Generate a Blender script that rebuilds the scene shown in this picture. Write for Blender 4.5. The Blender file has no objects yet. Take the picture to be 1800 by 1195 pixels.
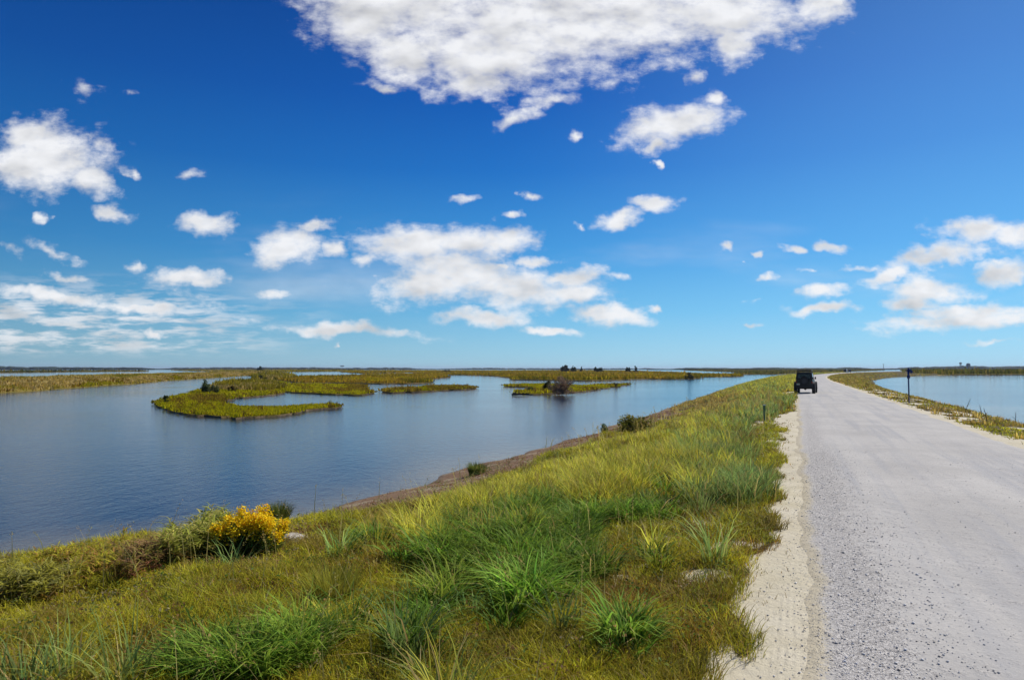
import bpy, bmesh, math, random
import numpy as np
from mathutils import Vector, Matrix
from mathutils.geometry import delaunay_2d_cdt

random.seed(7)
R = np.random.RandomState(11)
sc = bpy.context.scene
COL = sc.collection

# ------------------------------------------------------------------ camera
CAM_H = 2.0            # eye height above the road surface (road = z 0)
WATER = -1.2           # water level
F = 1200.0             # focal length in photo pixels (1800 wide)
HOR = 648.0            # horizon row
PITCH = math.atan((HOR - 597.5) / F)
cam = bpy.data.objects.new('camera', bpy.data.cameras.new('camera'))
COL.objects.link(cam)
cam.data.sensor_width = 36.0
cam.data.lens = 24.0
cam.data.clip_start = 0.1
cam.data.clip_end = 60000
cam.location = (0, 0, CAM_H)
cam.rotation_euler = (math.radians(90) + PITCH, 0, 0)
sc.camera = cam
sc.render.resolution_x = 1024
sc.render.resolution_y = 679

# ------------------------------------------------------------------ colour management
sc.view_settings.view_transform = 'Standard'
sc.view_settings.look = 'None'
sc.view_settings.gamma = 1.0
sc.view_settings.exposure = 0.12

# ------------------------------------------------------------------ sun and sky
SUN_EL = math.radians(47)
SUN_AZ = math.radians(62)      # clockwise from +Y (the view direction)
sdir = Vector((math.sin(SUN_AZ) * math.cos(SUN_EL), math.cos(SUN_AZ) * math.cos(SUN_EL), math.sin(SUN_EL)))
sl = bpy.data.lights.new('sun', 'SUN')
sl.energy = 4.2
sl.angle = math.radians(0.53)
sl.color = (1.0, 0.95, 0.87)
sun = bpy.data.objects.new('sun', sl)
COL.objects.link(sun)
sun.rotation_euler = sdir.to_track_quat('Z', 'Y').to_euler()
sun.location = (30, 20, 40)


def raydir(px, py):
    c, s = math.cos(PITCH), math.sin(PITCH)
    x = px - 900.0
    y = 597.5 - py
    return np.array([x, F * c - y * s, F * s + y * c])


def build_world():
    w = bpy.data.worlds.new('World')
    sc.world = w
    w.use_nodes = True
    nt = w.node_tree
    for n in list(nt.nodes):
        nt.nodes.remove(n)
    N, L = nt.nodes.new, nt.links.new

    def val(sock, v):
        if isinstance(v, bpy.types.NodeSocket):
            L(v, sock)
        else:
            sock.default_value = v

    def m(op, a, b=None, c=None, clamp=False):
        n = N('ShaderNodeMath')
        n.operation = op
        n.use_clamp = clamp
        val(n.inputs[0], a)
        if b is not None:
            val(n.inputs[1], b)
        if c is not None:
            val(n.inputs[2], c)
        return n.outputs[0]

    def mapr(v, a, b, c=0.0, d=1.0, smooth=True):
        n = N('ShaderNodeMapRange')
        n.interpolation_type = 'SMOOTHSTEP' if smooth else 'LINEAR'
        val(n.inputs['Value'], v)
        n.inputs['From Min'].default_value = a
        n.inputs['From Max'].default_value = b
        n.inputs['To Min'].default_value = c
        n.inputs['To Max'].default_value = d
        return n.outputs[0]

    def mixc(f, a, b, mode='MIX'):
        n = N('ShaderNodeMix')
        n.data_type = 'RGBA'
        n.blend_type = mode
        n.clamp_factor = True
        val(n.inputs[0], f)
        val(n.inputs[6], a)
        val(n.inputs[7], b)
        return n.outputs[2]

    def comb(x, y, z=0.0):
        n = N('ShaderNodeCombineXYZ')
        val(n.inputs[0], x)
        val(n.inputs[1], y)
        val(n.inputs[2], z)
        return n.outputs[0]

    def noise(vec, scale, detail, rough, off=None):
        n = N('ShaderNodeTexNoise')
        n.noise_dimensions = '3D'
        if off is not None:
            a = N('ShaderNodeVectorMath')
            a.operation = 'ADD'
            L(vec, a.inputs[0])
            a.inputs[1].default_value = off
            vec = a.outputs[0]
        L(vec, n.inputs['Vector'])
        n.inputs['Scale'].default_value = scale
        n.inputs['Detail'].default_value = detail
        n.inputs['Roughness'].default_value = rough
        return n.outputs[0]

    tc = N('ShaderNodeTexCoord')
    sep = N('ShaderNodeSeparateXYZ')
    L(tc.outputs['Generated'], sep.inputs[0])
    dx, dy, dz = sep.outputs
    # --- physical sky
    sky = N('ShaderNodeTexSky')
    sky.sky_type = 'NISHITA'
    sky.sun_disc = False
    sky.sun_elevation = SUN_EL
    sky.sun_rotation = SUN_AZ
    sky.altitude = 0
    sky.air_density = 1.0
    sky.dust_density = 0.25
    sky.ozone_density = 2.5
    hs = N('ShaderNodeHueSaturation')
    hs.inputs['Saturation'].default_value = SKY_SAT
    hs.inputs['Value'].default_value = 1.0
    L(sky.outputs[0], hs.inputs['Color'])
    gm = N('ShaderNodeGamma')
    L(hs.outputs[0], gm.inputs[0])
    gm.inputs[1].default_value = SKY_GAMMA
    skyc = mixc(1.0, gm.outputs[0], SKY_MUL, 'MULTIPLY')
    # clear polarised October blue: deepens with height and away from the sun
    rp = N('ShaderNodeValToRGB')
    hyp = m('SQRT', m('ADD', m('MULTIPLY', dx, dx), m('MULTIPLY', dy, dy)))
    el = m('DIVIDE', m('MAXIMUM', dz, 0.0), m('MAXIMUM', hyp, 0.02))
    L(m('MULTIPLY', el, 1.6), rp.inputs[0])
    els = rp.color_ramp.elements
    stops = SKY_RAMP
    els[0].position = 0; els[0].color = (*stops[0][1], 1)
    els[1].position = stops[1][0] * 1.6; els[1].color = (*stops[1][1], 1)
    for p_, c_ in stops[2:]:
        e = els.new(min(1, p_ * 1.6)); e.color = (*c_, 1)
    # azimuth: brighter and paler towards the sun side
    sd = m('ADD', m('MULTIPLY', dx, math.sin(SUN_AZ)), m('MULTIPLY', dy, math.cos(SUN_AZ)))
    azf = mapr(sd, -0.25, 1.0, 0.60, 1.16, False)
    vs_ = N('ShaderNodeVectorMath'); vs_.operation = 'SCALE'
    L(rp.outputs[0], vs_.inputs[0]); L(m('MULTIPLY', azf, 10.0), vs_.inputs['Scale'])
    pale = m('MULTIPLY', mapr(sd, 0.40, 1.05), 0.34)
    blue = mixc(pale, vs_.outputs[0], (2.3, 5.0, 7.6, 1))
    skyc = mixc(0.92, skyc, blue)
    # --- cloud sheet: gnomonic sky map (a = right, b = up) in the +Y half of the sky
    dyc = m('MAXIMUM', dy, 0.05)
    a = m('DIVIDE', dx, dyc)
    b = m('DIVIDE', dz, dyc)
    front = mapr(dy, 0.05, 0.12)
    bb = m('ADD', m('MAXIMUM', b, 0.0), 0.22)
    q = comb(m('DIVIDE', a, bb), m('DIVIDE', 1.0, bb))
    ab = comb(a, b)
    # warp the outline so no blob keeps its ellipse
    wn = N('ShaderNodeTexNoise')
    wn.inputs['Scale'].default_value = 9.0
    wn.inputs['Detail'].default_value = 5.0
    L(ab, wn.inputs['Vector'])
    ws = N('ShaderNodeVectorMath'); ws.operation = 'SUBTRACT'
    L(wn.outputs['Color'], ws.inputs[0]); ws.inputs[1].default_value = (.5, .5, .5)
    wm = N('ShaderNodeVectorMath'); wm.operation = 'MULTIPLY'
    L(ws.outputs[0], wm.inputs[0]); wm.inputs[1].default_value = (.085, .05, 0)
    wa = N('ShaderNodeVectorMath'); wa.operation = 'ADD'
    L(ab, wa.inputs[0]); L(wm.outputs[0], wa.inputs[1])
    wn2 = N('ShaderNodeTexNoise')
    wn2.inputs['Scale'].default_value = 42.0
    wn2.inputs['Detail'].default_value = 4.0
    L(ab, wn2.inputs['Vector'])
    ws2 = N('ShaderNodeVectorMath'); ws2.operation = 'SUBTRACT'
    L(wn2.outputs['Color'], ws2.inputs[0]); ws2.inputs[1].default_value = (.5, .5, .5)
    wm2 = N('ShaderNodeVectorMath'); wm2.operation = 'MULTIPLY'
    L(ws2.outputs[0], wm2.inputs[0]); wm2.inputs[1].default_value = (.040, .018, 0)
    wa2 = N('ShaderNodeVectorMath'); wa2.operation = 'ADD'
    L(wa.outputs[0], wa2.inputs[0]); L(wm2.outputs[0], wa2.inputs[1])
    wa = wa2
    field = None
    for bl in BLOBS:
        px, py, rx, ry = bl[:4]
        rot = bl[4] if len(bl) > 4 else 0
        st = bl[5] if len(bl) > 5 else 1.0
        d = raydir(px, py)
        mp = N('ShaderNodeMapping')
        mp.vector_type = 'TEXTURE'
        mp.inputs['Location'].default_value = (d[0] / d[1], d[2] / d[1], 0)
        mp.inputs['Rotation'].default_value = (0, 0, math.radians(rot))
        mp.inputs['Scale'].default_value = (rx * 1.6 / F, ry * 1.6 / F, 1)
        L(wa.outputs[0], mp.inputs['Vector'])
        g = N('ShaderNodeTexGradient')
        g.gradient_type = 'SPHERICAL'
        L(mp.outputs[0], g.inputs[0])
        o = g.outputs[1]
        if st != 1.0:
            o = m('MULTIPLY', o, st)
        field = o if field is None else m('MAXIMUM', field, o)
    qq = comb(a, m('MULTIPLY', b, 1.7))
    n1 = noise(qq, 12.0, 9.0, 0.60)
    n1a = noise(qq, 12.0, 3.0, 0.5)
    n1b = noise(qq, 12.0, 3.0, 0.5, (0.006, 0.032, 0))
    n2 = noise(qq, 46.0, 7.0, 0.66, (5, 3, 0))
    n3 = noise(qq, 5.0, 4.0, 0.55, (2, 7, 0))
    sat_f = mapr(field, 0.0, 0.80, 0.0, 1.0, False)
    edge = m('MULTIPLY', m('SUBTRACT', n1, 0.5), mapr(field, 0.3, 0.85, 1.9, 0.8))
    dens = m('ADD', m('SUBTRACT', sat_f, 0.46), edge)
    dens = m('ADD', dens, m('MULTIPLY', m('SUBTRACT', n2, 0.5), 0.65))
    alpha = m('MULTIPLY', mapr(dens, -0.12, 0.62), mapr(field, 0.02, 0.25))
    # --- thin broken rows low over the left horizon
    nb = noise(comb(m('MULTIPLY', a, 13.0), m('MULTIPLY', b, 75.0)), 1.0, 7.0, 0.60, (3, 1, 0))
    nbb = noise(comb(m('MULTIPLY', a, 3.0), m('MULTIPLY', b, 10.0)), 1.0, 3.0, 0.5, (4, 6, 0))
    band = m('MULTIPLY', mapr(b, 0.012, 0.035), mapr(b, 0.085, 0.15, 1.0, 0.0))
    band = m('MULTIPLY', band, mapr(m('ADD', a, m('MULTIPLY', nbb, .3)), -0.40, -0.08, 1.0, 0.0))
    rows = m('MULTIPLY', mapr(nb, 0.42, 0.62), m('MULTIPLY', band, 0.78))
    # faint veil
    nv = noise(comb(m('MULTIPLY', a, 2.2), m('MULTIPLY', b, 10.0)), 1.0, 5.0, 0.55, (9, 2, 0))
    veil = m('MULTIPLY', mapr(nv, 0.5, 0.78), m('MULTIPLY', mapr(b, 0.0, 0.06), mapr(b, 0.1, 0.3, 0.30, 0.0)))
    alpha = m('MAXIMUM', m('MAXIMUM', alpha, rows), veil)
    alpha = m('MULTIPLY', m('MULTIPLY', alpha, front), 0.97)
    # shading: relief towards the sun, greyer where thick
    rel = m('SUBTRACT', n1a, n1b)
    thick = m('MULTIPLY', mapr(dens, 0.15, 0.8), mapr(n3, 0.30, 0.60))
    br = m('ADD', 0.98, m('MULTIPLY', rel, 0.95))
    br = m('SUBTRACT', br, m('MULTIPLY', thick, 0.13))
    br = m('MULTIPLY', m('MINIMUM', m('MAXIMUM', br, 0.5), 1.05), CLOUD_V)
    cc = N('ShaderNodeVectorMath')
    cc.operation = 'SCALE'
    cc.inputs[0].default_value = (0.965, 0.975, 1.0)
    L(br, cc.inputs['Scale'])
    final = mixc(alpha, skyc, cc.outputs[0])
    bg = N('ShaderNodeBackground')
    L(final, bg.inputs['Color'])
    bg.inputs['Strength'].default_value = SKY_STRENGTH
    out = N('ShaderNodeOutputWorld')
    L(bg.outputs[0], out.inputs['Surface'])
    w.cycles.sampling_method = 'MANUAL'
    w.cycles.sample_map_resolution = 512


SKY_STRENGTH = 0.10
SKY_RAMP = [(0, (.34, .60, .77)), (.03, (.27, .56, .77)), (.08, (.148, .465, .76)), (.165, (.053, .31, .69)), (.29, (.014, .165, .55)), (.40, (.007, .104, .45)), (.56, (.004, .060, .31))]
SKY_SAT = 1.3
SKY_GAMMA = 1.25
SKY_MUL = (0.62, 0.80, 1.0, 1)
CLOUD_V = 8.3
BLOBS = [
    (900, -180, 540, 200), (740, -20, 230, 130), (950, 38, 320, 116, 4), (850, 95, 180, 84, -8), (1110, 30, 270, 90, 8),
    (1290, 20, 160, 70), (640, 30, 110, 80), (850, 150, 85, 34, -8), (1440, 8, 60, 34), (1300, 75, 60, 42, 25), (700, 90, 100, 50, -30),
    (690, 148, 45, 14, -12, .8),
    (1180, 213, 105, 40, 15), (1250, 163, 30, 16), (1155, 258, 32, 16, 10, .85), (1163, 288, 12, 8), (1005, 235, 24, 10, 0, .85),
    (905, 210, 45, 14, 8, .8), (960, 180, 60, 16, 8, .7), (1210, 130, 25, 14, 0, .8),
    (95, 275, 105, 70, -12), (35, 290, 70, 50), (55, 240, 60, 32, -10), (150, 312, 55, 36, -10), (187, 370, 42, 18, -12), (170, 245, 36, 26, -35, .75),
    (225, 296, 28, 11, -20, .8), (145, 150, 32, 24, -10, .72), (228, 155, 14, 9, 0, .65),
    (360, 395, 48, 26), (73, 386, 18, 11, 0, .8), (328, 305, 34, 12, 0, .62),
    (525, 428, 80, 44), (562, 398, 45, 20, 10), (600, 440, 36, 22, -20, .9),
    (720, 432, 105, 42), (800, 425, 120, 34, -6), (890, 420, 72, 26), (650, 460, 34, 18, 10, .8), (815, 480, 150, 54, -8),
    (910, 510, 165, 42, -3), (1000, 492, 60, 22, 6), (1010, 520, 60, 20), (850, 558, 95, 18), (750, 503, 110, 36), (1065, 555, 80, 20, -8),
    (965, 577, 60, 9), (942, 459, 42, 13, 0, .9), (885, 467, 24, 8), (1080, 490, 30, 10, 0, .6),
    (1086, 382, 50, 18, 18), (1148, 350, 44, 15, 0), (925, 345, 20, 11, 0, .85), (900, 378, 18, 8, 0, .85), (807, 354, 30, 9, 0, .7),
    (1016, 397, 10, 8, 0, .7), (600, 575, 160, 13, -5), (480, 512, 42, 13, -6, .75), (545, 508, 30, 9, 0, .5),
    (335, 488, 78, 20, -2), (238, 467, 26, 13, 0, .75), (115, 487, 50, 13, 0, .75), (100, 446, 48, 14, -15, .7), (260, 541, 100, 13, -2),
    (100, 522, 110, 17, -3), (350, 520, 75, 20, -10, .55), (20, 450, 40, 12, -25, .55), (280, 583, 24, 6), (40, 560, 60, 9, 0, .75),
    (1275, 434, 22, 12, -8, .9), (1332, 449, 15, 8, -8, .9), (1400, 441, 30, 12), (1463, 431, 42, 14, 4), (1635, 450, 105, 26, 14),
    (1560, 485, 65, 14, 16), (1715, 398, 80, 27, 3), (1785, 408, 60, 32), (1765, 480, 62, 24, 10), (1640, 512, 80, 34, 5), (1440, 514, 46, 17, 4),
    (1350, 493, 24, 8, 5, .7), (1450, 548, 75, 10, 2), (1610, 535, 60, 22), (1690, 562, 180, 20, 5), (1700, 545, 150, 18, 6), (1415, 482, 24, 7, 0, .7),
    (1150, 543, 18, 8, 0, .9), (1500, 470, 50, 8, 4, .65), (1327, 571, 24, 5, 0, .75), (1740, 603, 70, 5, 0, .6), (1297, 462, 8, 6, 0, .6),
    (1092, 489, 8, 5, 0, .6), (1350, 530, 60, 7, 5, .5), (608, 603, 10, 5, 0, .8),
]
build_world()

# ------------------------------------------------------------------ frames and helpers
ANG = math.atan(0.415)
DV = np.array([math.sin(ANG), math.cos(ANG)])       # along the road
DU = np.array([math.cos(ANG), -math.sin(ANG)])      # to the right of the road
U0 = 0.11                                           # road's left edge is U0 m right of the camera


def bend(v):
    v = np.asarray(v, float)
    t = np.maximum(v - 110.0, 0) / 290.0
    return 25.0 * t ** 2


def uv2xy(u, v):
    uu = np.asarray(u, float) + U0 + bend(v)
    v = np.asarray(v, float)
    return uu * DU[0] + v * DV[0], uu * DU[1] + v * DV[1]


def xy2uv(x, y):
    v = x * DV[0] + y * DV[1]
    return x * DU[0] + y * DU[1] - U0 - bend(v), v


def _hash(ix, iy, s):
    h = (ix.astype(np.int64) * 374761393 + iy.astype(np.int64) * 668265263 + s * 982451653) & 0x7fffffff
    h = ((h ^ (h >> 13)) * 1274126177) & 0x7fffffff
    return ((h ^ (h >> 16)) & 0xffff) / 65535.0


def vnoise(x, y, s=0):
    x = np.asarray(x, float); y = np.asarray(y, float)
    ix = np.floor(x); iy = np.floor(y)
    fx = x - ix; fy = y - iy
    fx = fx * fx * (3 - 2 * fx); fy = fy * fy * (3 - 2 * fy)
    a = _hash(ix, iy, s); b = _hash(ix + 1, iy, s); c = _hash(ix, iy + 1, s); d = _hash(ix + 1, iy + 1, s)
    return (a + (b - a) * fx) * (1 - fy) + (c + (d - c) * fx) * fy


def fbm(x, y, s=0, o=4):
    t = 0; a = 0.5; n = 0
    for i in range(o):
        t = t + a * vnoise(x, y, s + i); n += a
        x = x * 2.03 + 7.1; y = y * 2.03 + 3.7; a *= .5
    return t / n


HX = [-600, 0, 225, 450, 650, 850, 1000, 1150, 1300, 1450, 1600, 1800, 2400]
HY = [630, 638.5, 643.5, 649, 652, 654, 654.5, 653.5, 650.5, 648, 644, 639, 632]


def remap(px, py):
    """the photo's slightly bowed horizon straightened"""
    hy = np.interp(px, HX, HY)
    w = np.clip(1 - (py - hy) / 110.0, 0, 1)
    w = w * w * (3 - 2 * w)
    return py + (HOR - hy) * w


def on_plane(px, py, z, straight=True):
    if straight:
        py = remap(px, py)
    py = max(py, HOR + 0.9)
    d = raydir(px, py)
    t = (z - CAM_H) / d[2]
    return d[0] * t, d[1] * t


def project(x, y, z):
    c, s = math.cos(PITCH), math.sin(PITCH)
    f = y * c + (z - CAM_H) * s
    up = -y * s + (z - CAM_H) * c
    f = np.maximum(f, 0.05)
    return 900 + F * x / f, 597.5 - F * up / f


def shore_l(v):
    v = np.asarray(v, float)
    s = np.interp(v, [-12, 0, 7, 11, 16, 30, 60, 90, 200, 400, 1200], [15, 14, 12.8, 10.6, 9.8, 9.5, 9.6, 10, 12, 25, 60])
    return s + (fbm(v * .35, v * 0 + 3, 5, 3) - .5) * 1.3


def shore_r(v):
    v = np.asarray(v, float)
    s = np.interp(v, [-12, 20, 60, 110, 200, 260, 340, 450, 1200], [10.6, 10.6, 11.2, 12.5, 16, 21, 34, 60, 160])
    return s + (fbm(v * .3, v * 0 + 9, 15, 3) - .5) * 1.2


def height(u, v):
    u = np.asarray(u, float); v = np.asarray(v, float)
    S = shore_l(v); Sr = shore_r(v)
    t = (-u - 0.8) / (S - 0.8)
    tc_ = np.clip(t, 0, 1)
    zl = -1.2 * (0.25 * tc_ + 0.75 * tc_ ** 1.9)
    zl = np.where(t > 1, -1.2 - 0.16 * (-u - S), zl)
    bump = (fbm(u * .55, v * .55, 1, 4) - .5) * 0.30 * np.clip(tc_ * 6, 0, 1) * np.clip((1 - tc_) * 5, 0.1, 1)
    bump = bump + (fbm(u * 1.9 + 5, v * 1.9, 3, 3) - .5) * .17 * np.clip((tc_ - .06) * 9, 0, 1) * np.clip((.80 - tc_) * 8, 0, 1) * (v < 60)
    zl = zl + bump
    t2 = (u - 5.6) / (Sr - 5.6)
    t2c = np.clip(t2, 0, 1)
    zr = -1.2 * (0.2 * t2c + 0.8 * t2c ** 2.6)
    zr = np.where(t2 > 1, -1.2 - 0.25 * (u - Sr), zr)
    zr = zr + (fbm(u * .6, v * .6, 8, 3) - .5) * 0.12 * np.clip(t2c * 6, 0, 1)
    z = np.where(u < 2.5, zl, zr)
    return np.maximum(z, -2.6) - 0.012


def ground_at(px, py, straight=False):
    """first hit of the ray through a photo pixel with the bank"""
    if straight:
        py = remap(px, py)
    d = raydir(px, py)
    d = d / d[1]
    ys = np.geomspace(2.5, 900, 6000)
    x = d[0] * ys
    z = CAM_H + d[2] * ys
    u, v = xy2uv(x, ys)
    g = height(u, v)
    hit = np.where(z <= g)[0]
    i = hit[0] if len(hit) else len(ys) - 1
    return x[i], ys[i], g[i]


def tag(o, label=None, cat=None, group=None, kind=None):
    if label: o['label'] = label
    if cat: o['category'] = cat
    if group: o['group'] = group
    if kind: o['kind'] = kind
    return o


def empty(name, loc=(0, 0, 0), rz=0.0, label=None, cat=None, group=None):
    o = bpy.data.objects.new(name, None)
    COL.objects.link(o)
    o.location = loc
    o.rotation_euler = (0, 0, rz)
    o.empty_display_size = 0.2
    return tag(o, label, cat, group)


def add_obj(name, me, mat=None, parent=None, loc=None):
    o = bpy.data.objects.new(name, me)
    COL.objects.link(o)
    if mat: me.materials.append(mat)
    if parent: o.parent = parent
    if loc is not None: o.location = loc
    return o


def np_mesh(name, verts, faces_flat, sizes, col=None, smooth=False):
    me = bpy.data.meshes.new(name)
    me.vertices.add(len(verts))
    me.vertices.foreach_set('co', np.ascontiguousarray(verts, dtype=np.float32).ravel())
    me.loops.add(len(faces_flat))
    me.loops.foreach_set('vertex_index', np.ascontiguousarray(faces_flat, dtype=np.int32))
    me.polygons.add(len(sizes))
    st = np.concatenate([[0], np.cumsum(sizes)[:-1]]).astype(np.int32)
    me.polygons.foreach_set('loop_start', st)
    if smooth:
        me.polygons.foreach_set('use_smooth', np.ones(len(sizes), dtype=bool))
    me.update(calc_edges=True)
    if col is not None:
        at = me.color_attributes.new('tint', 'FLOAT_COLOR', 'POINT')
        c4 = np.ones((len(verts), 4), dtype=np.float32)
        c4[:, :3] = col
        at.data.foreach_set('color', c4.ravel())
    return me


def fattr(me, name, arr):
    at = me.attributes.new(name, 'FLOAT', 'POINT')
    at.data.foreach_set('value', np.ascontiguousarray(arr, dtype=np.float32))


# ------------------------------------------------------------------ material helpers
class NT:
    def __init__(s, name):
        s.mat = bpy.data.materials.new(name)
        s.mat.use_nodes = True
        s.nt = s.mat.node_tree
        for n in list(s.nt.nodes): s.nt.nodes.remove(n)
        s.out = s.new('ShaderNodeOutputMaterial')

    def new(s, t): return s.nt.nodes.new(t)
    def link(s, a, b): s.nt.links.new(a, b)

    def val(s, sock, v):
        if isinstance(v, bpy.types.NodeSocket): s.link(v, sock)
        else: sock.default_value = v

    def m(s, op, a, b=None, clamp=False):
        n = s.new('ShaderNodeMath'); n.operation = op; n.use_clamp = clamp
        s.val(n.inputs[0], a)
        if b is not None: s.val(n.inputs[1], b)
        return n.outputs[0]

    def mapr(s, v, a, b, c=0., d=1.):
        n = s.new('ShaderNodeMapRange'); n.interpolation_type = 'SMOOTHSTEP'
        s.val(n.inputs['Value'], v)
        for k, x in (('From Min', a), ('From Max', b), ('To Min', c), ('To Max', d)): n.inputs[k].default_value = x
        return n.outputs[0]

    def mix(s, f, a, b, mode='MIX'):
        n = s.new('ShaderNodeMix'); n.data_type = 'RGBA'; n.blend_type = mode
        s.val(n.inputs[0], f)
        s.val(n.inputs[6], a if isinstance(a, bpy.types.NodeSocket) else (*a, 1))
        s.val(n.inputs[7], b if isinstance(b, bpy.types.NodeSocket) else (*b, 1))
        return n.outputs[2]

    def pos(s): return s.new('ShaderNodeNewGeometry').outputs['Position']

    def scaled(s, v, sx, sy, sz=1):
        n = s.new('ShaderNodeVectorMath'); n.operation = 'MULTIPLY'
        s.link(v, n.inputs[0]); n.inputs[1].default_value = (sx, sy, sz)
        return n.outputs[0]

    def noise(s, vec, scale, detail=4, rough=.55, dist=0):
        n = s.new('ShaderNodeTexNoise')
        if vec is not None: s.link(vec, n.inputs['Vector'])
        n.inputs['Scale'].default_value = scale; n.inputs['Detail'].default_value = detail
        n.inputs['Roughness'].default_value = rough; n.inputs['Distortion'].default_value = dist
        return n.outputs[0]

    def voro(s, vec, scale, feat='F1', out='Distance'):
        n = s.new('ShaderNodeTexVoronoi'); n.feature = feat
        s.link(vec, n.inputs['Vector']); n.inputs['Scale'].default_value = scale
        return n.outputs[out]

    def attr(s, name, out='Fac'):
        n = s.new('ShaderNodeAttribute'); n.attribute_name = name
        return n.outputs[out]

    def bump(s, h, strength, dist, prev=None):
        n = s.new('ShaderNodeBump'); s.link(h, n.inputs['Height'])
        s.val(n.inputs['Strength'], strength); n.inputs['Distance'].default_value = dist
        if prev is not None: s.link(prev, n.inputs['Normal'])
        return n.outputs[0]

    def princ(s, color, rough=.8, normal=None, spec=.5, metal=0.):
        p = s.new('ShaderNodeBsdfPrincipled')
        s.val(p.inputs['Base Color'], color if isinstance(color, bpy.types.NodeSocket) else (*color, 1))
        s.val(p.inputs['Roughness'], rough)
        s.val(p.inputs['Specular IOR Level'], spec)
        s.val(p.inputs['Metallic'], metal)
        if normal is not None: s.link(normal, p.inputs['Normal'])
        return p

    def done(s, shader):
        s.link(shader.outputs[0] if not isinstance(shader, bpy.types.NodeSocket) else shader, s.out.inputs['Surface'])
        return s.mat


def plain(name, col, rough=.6, metal=0., spec=.5, var=.15, scale=6.):
    t = NT(name)
    n = t.noise(t.pos(), scale, 4)
    c = t.mix(n, tuple(x * (1 - var) for x in col), tuple(min(1, x * (1 + var)) for x in col))
    return t.done(t.princ(c, rough, None, spec, metal))


def leaf_mat(name, transl=.35, spec=.15, rough=.6):
    t = NT(name)
    c = t.attr('tint', 'Color')
    p = t.princ(c, rough, None, spec)
    tr = t.new('ShaderNodeBsdfTranslucent')
    t.link(c, tr.inputs['Color'])
    mx = t.new('ShaderNodeMixShader'); mx.inputs[0].default_value = transl
    t.link(p.outputs[0], mx.inputs[1]); t.link(tr.outputs[0], mx.inputs[2])
    return t.done(mx.outputs[0])


M_LEAF = leaf_mat('grass_blades', .45)
M_FLOWER = leaf_mat('petals', .25, .1)
M_TWIG = leaf_mat('twigs', 0.0, .1, .9)

# ------------------------------------------------------------------ water
def water_mat():
    t = NT('brackish_water')
    P = t.pos()
    n1 = t.noise(t.scaled(P, 1.0, .55), 3.2, 5, .6)
    n2 = t.noise(t.scaled(P, .9, .4), .55, 4, .55)
    sp = t.new('ShaderNodeSeparateXYZ'); t.link(P, sp.inputs[0])
    n0 = t.noise(t.scaled(P, 1.0, .7), 9., 4, .6)
    nr = t.bump(n0, .8, .014)
    nr = t.bump(n1, .55, .032, nr)
    nr = t.bump(n2, .25, .06, nr)
    sh = t.attr('shallow')
    br = t.noise(P, .9, 4)
    shb = t.m('MULTIPLY', sh, t.mapr(br, .25, .8, .6, 1.0))
    wind = t.noise(t.scaled(P, .02, .05), 1.0, 4, .6)
    deep = t.mix(t.mapr(wind, .3, .7), (.004, .013, .036), (.009, .024, .055))
    c = t.mix(shb, deep, (.16, .13, .075))
    p = t.princ(c, t.mapr(wind, .3, .7, .04, .09), nr, .26)
    p.inputs['IOR'].default_value = 1.333
    return t.done(p)


def build_water():
    xs = np.concatenate([-np.geomspace(14000, 120, 24), np.arange(-110, 180, 2.0), np.geomspace(190, 14000, 24)])
    ys = np.concatenate([[-400, -100, -40], np.arange(-20, 60, 1.0), np.geomspace(61, 16000, 110)])
    X, Y = np.meshgrid(xs, ys)
    nx, ny = len(xs), len(ys)
    V = np.stack([X.ravel(), Y.ravel(), np.full(X.size, WATER)], 1)
    i = np.arange(nx * ny).reshape(ny, nx)
    q = np.stack([i[:-1, :-1], i[:-1, 1:], i[1:, 1:], i[1:, :-1]], -1).reshape(-1, 4)
    me = np_mesh('water', V, q.ravel(), np.full(len(q), 4), smooth=True)
    u, v = xy2uv(X.ravel(), Y.ravel())
    d = -u - shore_l(v)
    sh = np.clip(1 - d / 2.6, 0, 1) * (v < 70)
    dr = u - shore_r(v)
    sh = np.maximum(sh, np.clip(1 - dr / 2, 0, 1) * .5 * (u > 3) * (v < 100))
    fattr(me, 'shallow', sh * (np.abs(u) < 40))
    o = add_obj('water', me, water_mat())
    tag(o, kind='structure')


build_water()

# ------------------------------------------------------------------ ground (bank, verges, beach)
def bare_amount(u, v):
    """0..1 where the sandy soil shows through on the bank"""
    x, y = uv2xy(u, v)
    px, py = project(x, y, height(u, v))
    b = np.zeros_like(px)
    for cx, cy, rx, ry in BARE:
        r = ((px - cx) / rx) ** 2 + ((py - cy) / ry) ** 2
        b = np.maximum(b, np.clip(1.6 - r * 1.1, 0, 1))
    n = fbm(u * 3.1, v * 3.1, 31, 4)
    b = np.clip(b * (n - .36) * 4.2, 0, 1)
    return b


def strip_w(v):
    """width of the bare sand strip between grass and gravel"""
    return .52 + (fbm(np.asarray(v) * 1.3, np.asarray(v) * 0, 40, 4) - .5) * .75 + np.interp(v, [24, 27, 31, 36], [0, .5, .5, -.35]) + np.interp(v, [53, 56, 62, 66], [0, 1.3, 1.3, 0])


BARE = [(1190, 888, 90, 12), (1300, 965, 75, 14), (1120, 985, 60, 12), (1240, 1010, 50, 12), (1385, 765, 50, 30), (1090, 1015, 30, 10), (1235, 915, 30, 16),
        (505, 945, 30, 16), (1280, 1170, 40, 40), (1180, 950, 50, 8), (1330, 748, 60, 8)]


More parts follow.
